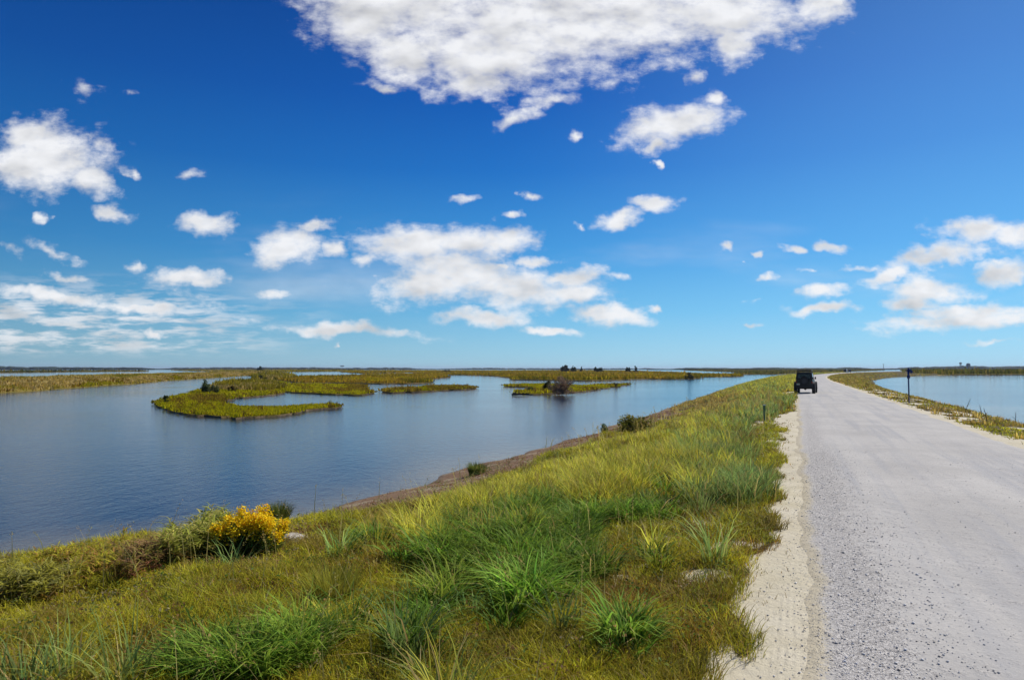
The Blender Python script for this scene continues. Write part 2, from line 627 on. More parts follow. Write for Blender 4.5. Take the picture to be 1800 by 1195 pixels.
def ground_mat():
    t = NT('sandy_bank_soil')
    P = t.pos()
    sand = t.attr('sand'); beach = t.attr('beach'); wet = t.attr('wet')
    n = t.noise(P, 9.0, 8, .65)
    n2 = t.noise(P, 1.3, 5, .6)
    soil = t.mix(t.mapr(n, .3, .7), (.040, .030, .012), (.13, .10, .035))
    sandc = t.mix(t.mapr(n2, .3, .7), (.55, .485, .33), (.64, .575, .42))
    grit = t.noise(P, 60, 4, .7)
    sandc = t.mix(t.mapr(grit, .55, .8), sandc, (.36, .31, .22))
    bc = t.mix(t.mapr(n, .35, .65), (.15, .085, .045), (.26, .165, .09))
    bc = t.mix(t.m('MULTIPLY', t.mapr(n2, .5, .62), .7), bc, (.36, .29, .18))
    c = t.mix(t.mapr(t.m('ADD', sand, t.m('MULTIPLY', t.m('SUBTRACT', n, .5), .7)), .4, .6), soil, sandc)
    c = t.mix(t.mapr(t.m('ADD', beach, t.m('MULTIPLY', t.m('SUBTRACT', n, .5), .5)), .35, .65), c, bc)
    c = t.mix(wet, c, (.10, .08, .05))
    # tyre ridges pressed into the sand strip, running along the road
    tr = t.attr('tread')
    wv = t.new('ShaderNodeTexWave'); wv.wave_type = 'BANDS'; wv.bands_direction = 'X'
    mp = t.new('ShaderNodeMapping'); mp.vector_type = 'TEXTURE'
    mp.inputs['Rotation'].default_value = (0, 0, -ANG)
    t.link(P, mp.inputs['Vector']); t.link(mp.outputs[0], wv.inputs['Vector'])
    wv.inputs['Scale'].default_value = 6.0; wv.inputs['Distortion'].default_value = .6
    wv.inputs['Detail'].default_value = 2.0; wv.inputs['Detail Scale'].default_value = .7
    wh = t.m('MULTIPLY', wv.outputs['Fac'], tr)
    nr = t.bump(t.m('MULTIPLY', wh, t.mapr(n2, .4, .6)), .35, .008)
    nr = t.bump(n, .6, .05, nr)
    nr = t.bump(grit, .5, .01, nr)
    return t.done(t.princ(c, t.m('SUBTRACT', .95, t.m('MULTIPLY', wet, .5)), nr, .2))


def build_ground():
    us = np.concatenate([-np.geomspace(70, 16, 12), np.arange(-15.6, -1.5, .25), np.arange(-1.5, .6, .06), np.arange(.8, 5, .6),
                         np.arange(5, 16, .25), np.geomspace(16.5, 170, 16)])
    vs = np.concatenate([np.arange(-12, 2, .5), np.arange(2, 20, .12), np.arange(20, 60, .4), np.geomspace(60.5, 1100, 160)])
    U, V = np.meshgrid(us, vs)
    U = U.ravel(); V = V.ravel()
    z = height(U, V)
    x, y = uv2xy(U, V)
    nu, nv = len(us), len(vs)
    i = np.arange(nu * nv).reshape(nv, nu)
    q = np.stack([i[:-1, :-1], i[:-1, 1:], i[1:, 1:], i[1:, :-1]], -1).reshape(-1, 4)
    me = np_mesh('ground', np.stack([x, y, z], 1), q.ravel(), np.full(len(q), 4), smooth=True)
    S = shore_l(V)
    sw = strip_w(V)
    sand = ((-U < sw) & (U < 2.5)).astype(float)
    sand = np.clip((sw + U) / .12 + .5, 0, 1) * (U < 2.5)
    sand = np.maximum(sand, bare_amount(U, V) * (U < 0) * .9)
    sr = np.clip((5.75 + (fbm(V * .5, V * 0, 60, 3) - .5) * .8 - U) / .2 + .5, 0, 1) * (U > 2.5)
    sr = np.maximum(sr, np.clip((fbm(U * .8, V * .8, 63, 4) - .5) * 5, 0, 1) * (U > 5.5) * (V < 110))
    fattr(me, 'sand', np.maximum(sand, sr))
    d = S + U
    bw = np.interp(V, [0, 10, 12, 40, 60], [.2, .3, 3.9, 3.3, .8]) * (.7 + .6 * fbm(V * .6, V * 0, 66, 3))
    fattr(me, 'beach', np.clip((bw - d) / .4 + .5, 0, 1) * (U < 0))
    fattr(me, 'wet', np.clip((.25 - d) / .25, 0, 1) * (U < 0))
    fattr(me, 'tread', np.clip(1 - np.abs(U + .22) / .2, 0, 1) * (V < 8))
    o = add_obj('ground', me, ground_mat())
    tag(o, kind='structure')


build_ground()


# ------------------------------------------------------------------ gravel road
def road_mat():
    t = NT('crushed_gravel')
    P = t.pos()
    band = t.attr('coarse'); edge = t.attr('edge')
    cell = t.new('ShaderNodeTexVoronoi'); t.link(P, cell.inputs['Vector']); cell.inputs['Scale'].default_value = 75.
    cell2 = t.new('ShaderNodeTexVoronoi'); t.link(P, cell2.inputs['Vector']); cell2.inputs['Scale'].default_value = 24.
    big = t.noise(t.scaled(P, .5, .5), .8, 6, .6)
    mid = t.noise(P, 5., 6, .65)
    fine = t.noise(P, 45., 5, .7)
    sx = t.new('ShaderNodeSeparateColor'); t.link(cell.outputs['Color'], sx.inputs[0])
    stone = t.mix(t.mapr(sx.outputs[0], 0., 1.), (.29, .27, .24), (.64, .60, .53))
    fines = t.mix(t.mapr(big, .3, .7), (.44, .415, .365), (.53, .50, .44))
    fines = t.mix(t.mapr(fine, .5, .75), fines, (.33, .32, .30))
    # wheel-worn streaks along the road
    rmp = t.new('ShaderNodeMapping'); rmp.vector_type = 'TEXTURE'; rmp.inputs['Rotation'].default_value = (0, 0, -ANG)
    t.link(P, rmp.inputs['Vector'])
    strk = t.noise(t.scaled(rmp.outputs[0], 2.6, .10), 1.0, 5, .6)
    fines = t.mix(t.m('MULTIPLY', t.mapr(strk, .45, .7), .75), fines, (.36, .355, .345))
    blot = t.noise(P, 2.2, 7, .7)
    fines = t.mix(t.m('MULTIPLY', t.mapr(blot, .5, .7), .5), fines, (.39, .37, .33))
    # compact fines with loose stones showing through
    sx2 = t.new('ShaderNodeSeparateColor'); t.link(cell2.outputs['Color'], sx2.inputs[0])
    spk = t.m('MULTIPLY', t.mapr(sx2.outputs[1], .88, .93), t.mapr(cell2.outputs['Distance'], .28, .40, 1., 0.))
    f2 = t.mix(t.m('MULTIPLY', spk, .5), fines, (.22, .21, .20))
    loose = t.m('ADD', t.m('ADD', band, t.m('MULTIPLY', t.m('SUBTRACT', strk, .5), .6)), t.m('MULTIPLY', t.m('SUBTRACT', mid, .5), 1.5))
    lf = t.mapr(loose, .25, .75)
    c = t.mix(lf, f2, stone)
    c = t.mix(t.mapr(t.m('ADD', edge, t.m('MULTIPLY', t.m('SUBTRACT', fine, .5), 1.1)), .35, .65), c, (.55, .48, .33))
    h = t.m('MULTIPLY', t.m('SUBTRACT', 1., cell.outputs['Distance']), lf)
    nr = t.bump(h, .8, .012)
    nr = t.bump(fine, .45, .01, nr)
    nr = t.bump(mid, .5, .03, nr)
    return t.done(t.princ(c, .92, nr, .25))


def build_road():
    us = np.concatenate([np.linspace(-.12, 1.3, 16), np.linspace(1.5, 5.25, 18)])
    vs = np.concatenate([np.arange(-12, 2, .5), np.arange(2, 30, .1), np.geomspace(30.3, 1000, 220)])
    U, V = np.meshgrid(us, vs)
    wl = (fbm(V * 1.1, V * 0, 71, 4) - .5) * .30
    wr = (fbm(V * .9, V * 0, 75, 4) - .5) * .5
    tt = (U + .12) / 5.37
    Uw = U + wl * (1 - tt) ** 3 + wr * tt ** 3
    z = .008 + .05 * np.sin(np.clip(tt, 0, 1) * math.pi) - .045 * (np.exp(-((U - 1.4) / .35) ** 2) + np.exp(-((U - 3.3) / .4) ** 2)) * .6
    z = z + (fbm(U * 1.5, V * .8, 78, 3) - .5) * .02 * np.sin(np.clip(tt, 0, 1) * math.pi)
    z = z - .04 * (np.clip(1 - (U + .12) / .12, 0, 1) ** 2 + np.clip(1 - (5.25 - U) / .15, 0, 1) ** 2)
    x, y = uv2xy(Uw, V)
    nu, nv = len(us), len(vs)
    i = np.arange(nu * nv).reshape(nv, nu)
    q = np.stack([i[:-1, :-1], i[:-1, 1:], i[1:, 1:], i[1:, :-1]], -1).reshape(-1, 4)
    me = np_mesh('gravel_road', np.stack([x.ravel(), y.ravel(), z.ravel()], 1), q.ravel(), np.full(len(q), 4), smooth=True)
    coarse = np.exp(-((U - .32) / .30) ** 2) * np.interp(V, [0, 14, 40, 80], [.75, .6, .2, .05]) + .24
    fattr(me, 'coarse', coarse.ravel())
    e = np.maximum(np.clip(1 - (U + .12) / .34, 0, 1), np.clip(1 - (5.25 - U) / .35, 0, 1))
    fattr(me, 'edge', e.ravel())
    o = add_obj('gravel_road', me, road_mat())
    tag(o, kind='structure')


build_road()

# ------------------------------------------------------------------ generic vegetation geometry
def lin(r, g, b):
    f = lambda c: ((c / 255.) / 12.92 if c / 255. <= .04045 else ((c / 255. + .055) / 1.055) ** 2.4)
    return np.array([f(r), f(g), f(b)])


def blades(base, h, w, az, lean, col, segs=3, curl=1.8, tip=1.25, face=None):
    """arching tapered blades. base (n,3); h,w,az,lean (n); col (n,3)"""
    n = len(base)
    if face is None:
        face = az + R.uniform(-.9, .9, n) + math.pi / 2
    ts = np.linspace(0, 1, segs + 1)
    rows = []
    cols = []
    dirx, diry = np.cos(az), np.sin(az)
    fx, fy = np.cos(face), np.sin(face)
    for k, t in enumerate(ts):
        out = lean * t ** curl
        upz = t * (1 - .42 * lean * t ** 1.6)
        cx = base[:, 0] + dirx * out * h
        cy = base[:, 1] + diry * out * h
        cz = base[:, 2] + upz * h
        ww = w * (1 - t ** 1.6) * .5
        c = col * (1 + (tip - 1) * t)  # tint brightens towards the tip: a highlight painted into the blade colour
        if k < segs:
            rows.append(np.stack([cx - fx * ww, cy - fy * ww, cz], 1))
            rows.append(np.stack([cx + fx * ww, cy + fy * ww, cz], 1))
            cols += [c, c]
        else:
            rows.append(np.stack([cx, cy, cz], 1)); cols.append(c)
    nv = 2 * segs + 1
    V = np.stack(rows, 1).reshape(-1, 3)
    C = np.stack(cols, 1).reshape(-1, 3)
    o = np.arange(n)[:, None] * nv
    fl = []
    quad = np.array([[2 * k, 2 * k + 1, 2 * k + 3, 2 * k + 2] for k in range(segs - 1)]).reshape(-1)
    tri = np.array([2 * segs - 2, 2 * segs - 1, 2 * segs])
    pat = np.concatenate([quad, tri]) if segs > 1 else tri
    Fl = (o + pat[None, :]).ravel()
    sz = np.tile(np.array([4] * (segs - 1) + [3]), n)
    return V, Fl, sz, np.clip(C, 0, 1)


def leaves(base, size, aspect, col, up=.3):
    """free leaf faces: diamond quads of random attitude"""
    n = len(base)
    a = R.normal(0, 1, (n, 3)); a[:, 2] = a[:, 2] * .6 + up
    a /= np.linalg.norm(a, axis=1)[:, None]
    b = R.normal(0, 1, (n, 3)); b = np.cross(a, b); b /= np.linalg.norm(b, axis=1)[:, None]
    s = size[:, None]
    p0 = base; p2 = base + a * s
    p1 = base + a * s * .45 + b * s * aspect * .5
    p3 = base + a * s * .45 - b * s * aspect * .5
    V = np.stack([p0, p1, p2, p3], 1).reshape(-1, 3)
    C = np.repeat(col, 4, 0)
    Fl = np.arange(4 * n)
    return V, Fl, np.full(n, 4), np.clip(C, 0, 1)


def join(parts):
    V = []; Fl = []; S = []; C = []; o = 0
    for v, f, s, c in parts:
        V.append(v); Fl.append(f + o); S.append(s); C.append(c); o += len(v)
    return np.concatenate(V), np.concatenate(Fl), np.concatenate(S), np.concatenate(C)


def stick_set(p0, p1, r, col):
    """thin 3-sided sticks from p0 to p1 (n,3)"""
    n = len(p0)
    d = p1 - p0; L = np.linalg.norm(d, axis=1)[:, None] + 1e-6; d = d / L
    ref = np.tile(np.array([[.3, .5, .1]]), (n, 1)) + d[:, [1, 2, 0]]
    a = np.cross(d, ref); a /= np.linalg.norm(a, axis=1)[:, None] + 1e-9
    b = np.cross(d, a)
    rows = []
    for P_, rr in ((p0, r), (p1, r * .45)):
        for k in range(3):
            t = k * 2.0944
            rows.append(P_ + (a * math.cos(t) + b * math.sin(t)) * rr[:, None])
    V = np.stack(rows, 1).reshape(-1, 3)
    o = np.arange(n)[:, None] * 6
    pat = np.array([0, 1, 4, 3, 1, 2, 5, 4, 2, 0, 3, 5])
    return V, (o + pat[None, :]).ravel(), np.full(n * 3, 4), np.clip(np.repeat(col, 6, 0), 0, 1)


def veg_obj(name, parts, mat, parent=None):
    V, Fl, S, C = join(parts)
    me = np_mesh(name, V, Fl, S, C)
    return add_obj(name, me, mat, parent)


def colvar(c, n, v=.18, hue=.08):
    c = np.tile(np.asarray(c, float)[None, :], (n, 1))
    k = 1 + R.normal(0, v, (n, 1))
    c = c * np.clip(k, .45, 1.7)
    c[:, 0] *= 1 + R.normal(0, hue, n)
    return np.clip(c, .002, 1)


# plant kinds: colour, height range, lean, blade width (m)
KINDS = {
    'cover':  dict(c=(.42, .385, .024), h=(.10, .22), lean=(.3, 1.0), w=.006),
    'olive':  dict(c=(.29, .235, .024), h=(.10, .22), lean=(.3, 1.0), w=.006),
    'green':  dict(c=(.125, .225, .022), h=(.34, .62), lean=(.5, 1.15), w=.019),
    'yellow': dict(c=(.480, .440, .050), h=(.48, .82), lean=(.25, .9), w=.015),
    'blue':   dict(c=(.210, .300, .080), h=(.42, .72), lean=(.3, .9), w=.015),
    'brown':  dict(c=(.220, .095, .030), h=(.10, .24), lean=(.2, .9), w=.008),
    'tan':    dict(c=(.40, .27, .07), h=(.35, .60), lean=(.1, .6), w=.007),
}
KN = list(KINDS)
ZONES = [  # photo-pixel position of the plants' feet, radii, kind, weight
    (850, 1010, 110, 75, 'green', 1.3), (985, 985, 60, 40, 'green', 1.2), (900, 1060, 60, 30, 'green', .9), (545, 1165, 60, 34, 'green', .9),
    (440, 1190, 110, 30, 'green', .9), (720, 1130, 40, 24, 'green', .8), (1010, 915, 110, 45, 'green', 1.1), (1120, 1135, 60, 28, 'green', .6),
    (1210, 1030, 40, 20, 'green', .6), (1150, 920, 60, 28, 'green', .9), (930, 905, 80, 40, 'green', .9), (640, 955, 40, 26, 'green', .5), (350, 1180, 60, 30, 'green', .5),
    (1180, 840, 60, 34, 'green', 1.0), (40, 1180, 60, 40, 'green', .4),
    (1000, 850, 220, 60, 'yellow', 1.2), (1130, 800, 160, 60, 'yellow', 1.2), (860, 885, 130, 45, 'yellow', 1.1), (600, 1050, 70, 24, 'yellow', .6),
    (1220, 745, 110, 30, 'yellow', .8), (760, 950, 60, 30, 'yellow', .6), (1330, 690, 80, 20, 'yellow', .7), (780, 1020, 50, 30, 'yellow', .7),
    (1300, 775, 85, 60, 'blue', 1.4), (1260, 850, 110, 42, 'blue', 1.3), (1340, 710, 60, 40, 'blue', 1.3), (1330, 820, 60, 40, 'blue', 1.1), (1200, 800, 60, 30, 'blue', .9),
    (1200, 715, 140, 18, 'tan', 1.0), (1280, 700, 80, 16, 'tan', 1.0), (1120, 740, 60, 18, 'tan', .8), (660, 915, 30, 25, 'tan', .8), (1370, 668, 60, 12, 'yellow', 1.0),
    (830, 860, 120, 26, 'brown', .9), (1000, 790, 120, 24, 'brown', 1.1), (560, 925, 100, 20, 'brown', 1.0), (700, 895, 90, 18, 'brown', 1.0),
    (1330, 940, 45, 50, 'olive', .9), (1370, 830, 20, 60, 'olive', 1.2), (1200, 1190, 140, 40, 'olive', .7), (1100, 1060, 80, 30, 'olive', .7),
    (450, 1060, 120, 24, 'olive', .7), (250, 1150, 120, 40, 'olive', .6), (1375, 740, 14, 60, 'olive', 1.1), (120, 1060, 160, 20, 'olive', .6),
]


def kind_at(u, v, rnd):
    x, y = uv2xy(u, v)
    z = height(u, v)
    px, py = project(x, y, z)
    W = np.zeros((len(KN), len(px)))
    n1 = fbm(u * .7, v * .7, 90, 3)
    n2 = fbm(u * .9 + 40, v * .9, 92, 3)
    W[0] = .50 + (n1 - .5) * .5
    W[1] = .34 + (n2 - .5) * 1.2
    far = np.clip((v - 22) / 40., 0, 1)
    W[KN.index('yellow')] += .48 * far + (n1 - .5) * far
    W[KN.index('blue')] += .42 * far + (n2 - .5) * far * 1.5
    W[KN.index('tan')] += .42 * far - (n1 - .5) * far
    for cx, cy, rx, ry, k, wt in ZONES:
        r = ((px - cx) / rx) ** 2 + ((py - cy) / ry) ** 2
        W[KN.index(k)] += wt * np.exp(-r * 1.1)
    W = np.minimum(W, 1.3)
    # belt of low red-brown plants above the beach
    d = shore_l(v) + u
    W[KN.index('brown')] += 1.0 * np.exp(-((d - 2.9) / 1.0) ** 2) * (v > 11) * (v < 60)
    nz = fbm(u * 1.3 + 9, v * 1.3, 121, 3)
    for kk in ('green', 'blue', 'yellow'):
        W[KN.index(kk)] *= .45 + 1.2 * np.roll(nz, 1 if kk == 'blue' else 0) if False else (.05 + 1.45 * np.clip((fbm(u * 1.9 + len(kk) * 7, v * 1.5, 124 + len(kk), 3) - .38) * 3.2, 0, 1.3))
    W += rnd * .55
    # right verge: short olive and dry grass
    R_ = u > 3
    W[:, R_] = -1
    n3 = fbm(u * .5, v * .5, 95, 3)
    W[1][R_] = .5 + rnd[1][R_] * .3
    W[0][R_] = .2 + n3[R_]
    W[KN.index('tan')][R_] = .35 + rnd[6][R_] * .5
    return np.argmax(W, 0), px, py, z


def build_bank_grass():
    parts = []
    # ---- tufts
    n = 30000
    v = np.exp(R.uniform(math.log(2.6), math.log(420), n))
    n2 = 5200
    v = np.concatenate([v, R.uniform(2.6, 16, n2)])
    n = len(v)
    left = R.rand(n) < .72
    left[-n2:] = True
    S = shore_l(v); Sr = shore_r(v)
    u = np.where(left, -strip_w(v) - (S - strip_w(v) - .3) * R.rand(n) ** 1.0, 5.55 + (Sr - 5.9) * R.rand(n))
    keep = np.ones(n, bool)
    keep &= ~((left) & (bare_amount(u, v) > .45))
    d = S + u
    # open beach between the plants and the water
    bw = np.interp(v, [0, 9, 11, 40, 60, 90], [0, .1, 3.4, 2.6, .3, 0])
    keep &= ~(left & (d < bw * (.6 + .8 * fbm(v * .6, v * 0, 66, 3))))
    keep &= ~((~left) & (v < 110) & (fbm(u * .8, v * .8, 63, 4) > .56))
    u, v, left = u[keep], v[keep], left[keep]
    n = len(u)
    kd, px, py, z = kind_at(u, v, R.rand(len(KN), n))
    # low turf around the marker post and the boulder
    for cx, cy, rx in ((1344, 750, 24), (505, 958, 34)):
        kd[(np.abs(px - cx) < rx) & (py > cy - 8) & (py < cy + 85)] = 0
    x, y = uv2xy(u, v)
    dist = np.maximum(np.hypot(x, y), 2.5)
    vis = fbm(u * .35 + 3, v * .35, 97, 3)
    for ki, kn in enumerate(KN):
        K = KINDS[kn]
        sel = np.where(kd == ki)[0]
        if kn in ('green', 'blue', 'yellow'): sel = sel[(R.rand(len(sel)) < .80) | (v[sel] > 40)]
        if not len(sel): continue
        low = kn in ('cover', 'olive', 'brown')
        per = np.clip((36 if not low else 30) * (9 / dist[sel]) ** .75, 7, 60).astype(int)
        idx = np.repeat(sel, per)
        m_ = len(idx)
        hh = (R.uniform(K['h'][0], K['h'][1], n) * R.uniform(.65, 1.12, n))[idx] * R.uniform(.55, 1.1, m_)
        right = ~left[idx]
        hh = np.where(right, hh * np.where(kn in ('tan',), .55, .8), hh)
        # plants stay low just above the beach, tall on the middle of the bank
        dd = (shore_l(v) + u)[idx]
        hh = np.where(~right, hh * np.clip(np.where(v[idx] < 50, (dd - 2.3) / 4.8, .3 + dd / 5), .14, 1.0), hh)
        rad = (.12 if not low else .20) * (1 + dist[idx] / 60)
        ang = R.uniform(0, 2 * math.pi, m_); rr = np.sqrt(R.rand(m_)) * rad
        bx = x[idx] + np.cos(ang) * rr; by = y[idx] + np.sin(ang) * rr
        uu, vv = xy2uv(bx, by)
        bz = height(uu, vv) - .01
        ok = (uu < -strip_w(vv) * .8) | (uu > 5.4)
        w = np.maximum(K['w'] * R.uniform(.7, 1.3, m_), .85 * dist[idx] / 683. * .9)
        az = ang + R.normal(0, .8, m_)
        lean = R.uniform(K['lean'][0], K['lean'][1], m_)
        c = colvar(K['c'], m_, .20, .10)
        ps = (1 + (fbm(bx * 1.7, by * 1.7, 101, 3) - .5)[:, None] * .9) * np.clip(1 + R.normal(0, .22, (n, 1))[idx], .5, 1.6)
        c = c * ps
        if not low:
            lerp = (R.rand(n) ** 2 * .38)[idx][:, None]
            c = c * (1 - lerp) + np.array([.42, .40, .05]) * lerp * np.clip(1 + R.normal(0, .2, (m_, 1)), .5, 1.5)
        c = c * np.clip(.95 + R.normal(0, .22, (n, 1))[idx], .5, 1.5)
        dry = R.rand(m_) < (.10 if kn != 'green' else .04)
        c[dry] = colvar((.36, .27, .09), dry.sum(), .2)
        if kn == 'olive':
            red = fbm(bx * .9, by * .9, 105, 3) > .53
            c[red] *= np.array([1.1, .82, 1.1])
        base = np.stack([bx, by, bz], 1)[ok]; tp = 1.5 if not low else 1.25
        near = dist[idx][ok] < 45
        for flag, sg in ((near, 3), (~near, 2)):
            if flag.any():
                f = np.where(flag)[0]
                parts.append(blades(base[f], hh[ok][f], w[ok][f], az[ok][f], lean[ok][f], c[ok][f], sg, tip=tp))
    # ---- fine feathery ground cover, dense near the camera
    n = 330000
    v = 2.6 + (26 - 2.6) * R.rand(n) ** 1.7
    S = shore_l(v)
    u = -strip_w(v) - (S - strip_w(v) - .3) * R.rand(n)
    d = S + u
    bw = np.interp(v, [0, 9, 12, 40], [0, .1, 3.2, 2.5])
    keep = ((bare_amount(u, v) < .45) | (R.rand(n) < .12)) & (d > bw)
    u, v = u[keep], v[keep]; n = len(u)
    x, y = uv2xy(u, v)
    dist = np.hypot(x, y)
    mound = fbm(u * 1.6, v * 1.6, 111, 3)
    px, py = project(x, y, height(u, v))
    hh = R.uniform(.03, .10, n) + np.clip(mound - .45, 0, 1) * .35
    w = np.maximum(R.uniform(.0035, .007, n), .62 * dist / 683.)
    g1 = fbm(u * .8, v * .8, 113, 4)[:, None]
    g2 = fbm(u * 2.3 + 30, v * 2.0, 117, 4)[:, None]
    ca = np.array([.48, .43, .022]); cb = np.array([.31, .34, .024]); cc = np.array([.25, .185, .03])
    t1 = np.clip((g1 - .42) * 5, 0, 1); t2 = np.clip((g2 - .52) * 8, 0, 1)
    c = (ca * (1 - t1) + cb * t1) * (1 - t2) + cc * t2
    c = c * np.clip(1 + R.normal(0, .25, (n, 1)), .4, 1.8)
    pale = R.rand(n) < .035
    c[pale] = colvar((.42, .36, .18), pale.sum(), .2)
    base = np.stack([x, y, height(u, v) - .01 + R.rand(n) * hh * .8], 1)
    parts.append(blades(base, hh * .8 + .015, w * 1.15, R.uniform(0, 6.283, n), R.uniform(.4, 1.6, n), c, 1))
    # ---- tall pale stalks with seed heads standing out of the turf
    n = 1100
    v = 2.8 + 45 * R.rand(n) ** 1.6
    S = shore_l(v)
    u = -.8 - (S - 3.4) * R.rand(n)
    ok = (fbm(u * .9, v * .9, 171, 3) > .46) | (R.rand(n) < .2)
    u, v = u[ok], v[ok]; n = len(u)
    x, y = uv2xy(u, v)
    base = np.stack([x, y, height(u, v)], 1)
    dist = np.hypot(x, y)
    sh = R.uniform(.32, .78, n); saz = R.uniform(0, 6.283, n); sle = R.uniform(.05, .55, n)
    sc_ = colvar((.46, .38, .12), n, .2)
    parts.append(blades(base, sh, np.maximum(.006, .7 * dist / 683), saz, sle, sc_, 4))
    k = 14
    t = R.uniform(.72, 1.0, (n, k))
    hx = base[:, None, 0] + np.cos(saz)[:, None] * (sle * sh)[:, None] * t ** 1.8
    hy = base[:, None, 1] + np.sin(saz)[:, None] * (sle * sh)[:, None] * t ** 1.8
    hz_ = base[:, None, 2] + sh[:, None] * t * (1 - .42 * sle[:, None] * t ** 1.6)
    hp = np.stack([hx, hy, hz_], -1).reshape(-1, 3) + R.normal(0, .006, (n * k, 3))
    parts.append(leaves(hp, np.maximum(.022, np.repeat(dist, k) * .0016) * R.uniform(.7, 1.3, n * k), .35, np.repeat(sc_ * np.array([1.05, .95, .9]), k, 0), .9))
    # ---- rosettes of small broad leaves and dead brown bits in the turf
    n = 1500
    v = 2.6 + 16 * R.rand(n) ** 1.4
    u = -.7 - (shore_l(v) - 2.2) * R.rand(n)
    k = 22
    x, y = uv2xy(u, v)
    bx = np.repeat(x, k) + R.normal(0, .05, n * k); by = np.repeat(y, k) + R.normal(0, .05, n * k)
    uu, vv = xy2uv(bx, by)
    kc = np.array([[.13, .20, .03], [.30, .17, .06], [.20, .23, .05], [.40, .33, .16]])[R.choice(4, n, p=[.3, .3, .25, .15])]
    bc_ = np.repeat(kc, k, 0) * np.clip(1 + R.normal(0, .25, (n * k, 1)), .5, 1.6)
    parts.append(leaves(np.stack([bx, by, height(uu, vv) + R.uniform(.02, .15, n * k)], 1), R.uniform(.018, .042, n * k), .55, bc_, .3))
    # ---- sprigs and dead bits straying over the sand strip
    n = 2600
    v = 2.8 + 26 * R.rand(n) ** 1.6
    u = -.12 - R.rand(n) ** .6 * .75
    cl = fbm(u * 2.5, v * 2.2, 181, 3)
    ok = cl > .61
    u, v = u[ok], v[ok]; n = len(u)
    x, y = uv2xy(u, v)
    parts.append(blades(np.stack([x, y, height(u, v)], 1), R.uniform(.03, .09, n), np.maximum(.005, np.hypot(x, y) * .6 / 683), R.uniform(0, 6.28, n), R.uniform(.6, 1.8, n),
                        colvar((.24, .17, .05), n, .35, .2), 2))
    # ---- low brown litter on the muddy beach
    n = 9000
    v = 11 + 36 * R.rand(n)
    u = -shore_l(v) + R.uniform(.35, 3.2, n)
    ok = fbm(u * 1.4, v * 1.0, 185, 3) > .47
    u, v = u[ok], v[ok]; n = len(u)
    x, y = uv2xy(u, v)
    parts.append(blades(np.stack([x, y, height(u, v)], 1), R.uniform(.03, .11, n), np.maximum(.008, np.hypot(x, y) * .8 / 683), R.uniform(0, 6.28, n), R.uniform(.4, 1.8, n),
                        colvar((.20, .095, .045), n, .35, .1), 1))
    o = veg_obj('bank_grass', parts, M_LEAF)
    tag(o, 'mixed green, yellow and olive grass covering the banks beside the gravel road', 'grass', kind='stuff')


build_bank_grass()


# ------------------------------------------------------------------ loose gravel stones near the camera
def build_gravel():
    n = 13000
    v = 2.6 + 16 * R.rand(n) ** 1.6
    pick = R.rand(n)
    u = np.where(pick < .75, .36 + R.normal(0, .42, n), R.uniform(-.1, 5.1, n))
    keep = (u > -.5) & (u < 5.2)
    u, v = u[keep], v[keep]; n = len(u)
    x, y = uv2xy(u, v)
    tt = (u + .12) / 5.37
    z = np.where(tt < .01, -.01, .008) + .05 * np.sin(np.clip(tt, 0, 1) * math.pi) - .027 * (np.exp(-((u - 1.4) / .35) ** 2) + np.exp(-((u - 3.3) / .4) ** 2))
    r = np.clip(R.lognormal(math.log(.0062), .38, n), .003, .02)
    base = np.array([[1, 0, 0], [-1, 0, 0], [0, 1, 0], [0, -1, 0], [0, 0, 1], [0, 0, -1]], float)
    tri = np.array([0, 2, 4, 2, 1, 4, 1, 3, 4, 3, 0, 4, 2, 0, 5, 1, 2, 5, 3, 1, 5, 0, 3, 5])
    rot = R.uniform(0, 6.28, n)
    P_ = base[None] * R.uniform(.6, 1.25, (n, 6, 1)) * r[:, None, None] * np.array([1, .85, .42])
    P_ = P_ + R.normal(0, .12, (n, 6, 3)) * r[:, None, None]
    c_, s_ = np.cos(rot)[:, None], np.sin(rot)[:, None]
    X = P_[..., 0] * c_ - P_[..., 1] * s_ + x[:, None]
    Y = P_[..., 0] * s_ + P_[..., 1] * c_ + y[:, None]
    Z = P_[..., 2] + (z + r * .3)[:, None]
    V = np.stack([X, Y, Z], -1).reshape(-1, 3)
    Fl = (np.arange(n)[:, None] * 6 + tri[None]).ravel()
    g = R.uniform(.34, .78, n)
    C = np.stack([g * 1.03, g * 1.0, g * .96], 1)
    warm = R.rand(n) < .15
    C[warm] *= np.array([1.05, .95, .8])
    me = np_mesh('gravel_stones', V, Fl, np.full(n * 8, 3), np.repeat(C, 6, 0))
    o = add_obj('gravel_stones', me, M_TWIG)
    tag(o, 'loose blue-grey crushed stones along the near edge of the road', 'gravel', kind='stuff')


build_gravel()

# ------------------------------------------------------------------ marsh islands and far land
def is_simple(P):
    P = np.array(P); Q = np.roll(P, -1, 0); n = len(P)
    def cr(o, a, b): return (a[..., 0] - o[..., 0]) * (b[..., 1] - o[..., 1]) - (a[..., 1] - o[..., 1]) * (b[..., 0] - o[..., 0])
    A_, B_, C_, D_ = P[:, None], Q[:, None], P[None], Q[None]
    x = (cr(A_, B_, C_) * cr(A_, B_, D_) < 0) & (cr(C_, D_, A_) * cr(C_, D_, B_) < 0)
    return not x.any()


def poly_world(pts, z):
    for amp in (1, 1, 1, 1, .7, .7, .5, .5, .3, .3, .15, .15, 0):
        out = poly_try(pts, z, amp)
        if is_simple(out): return out
    print('outline crosses itself', pts[0])
    return out


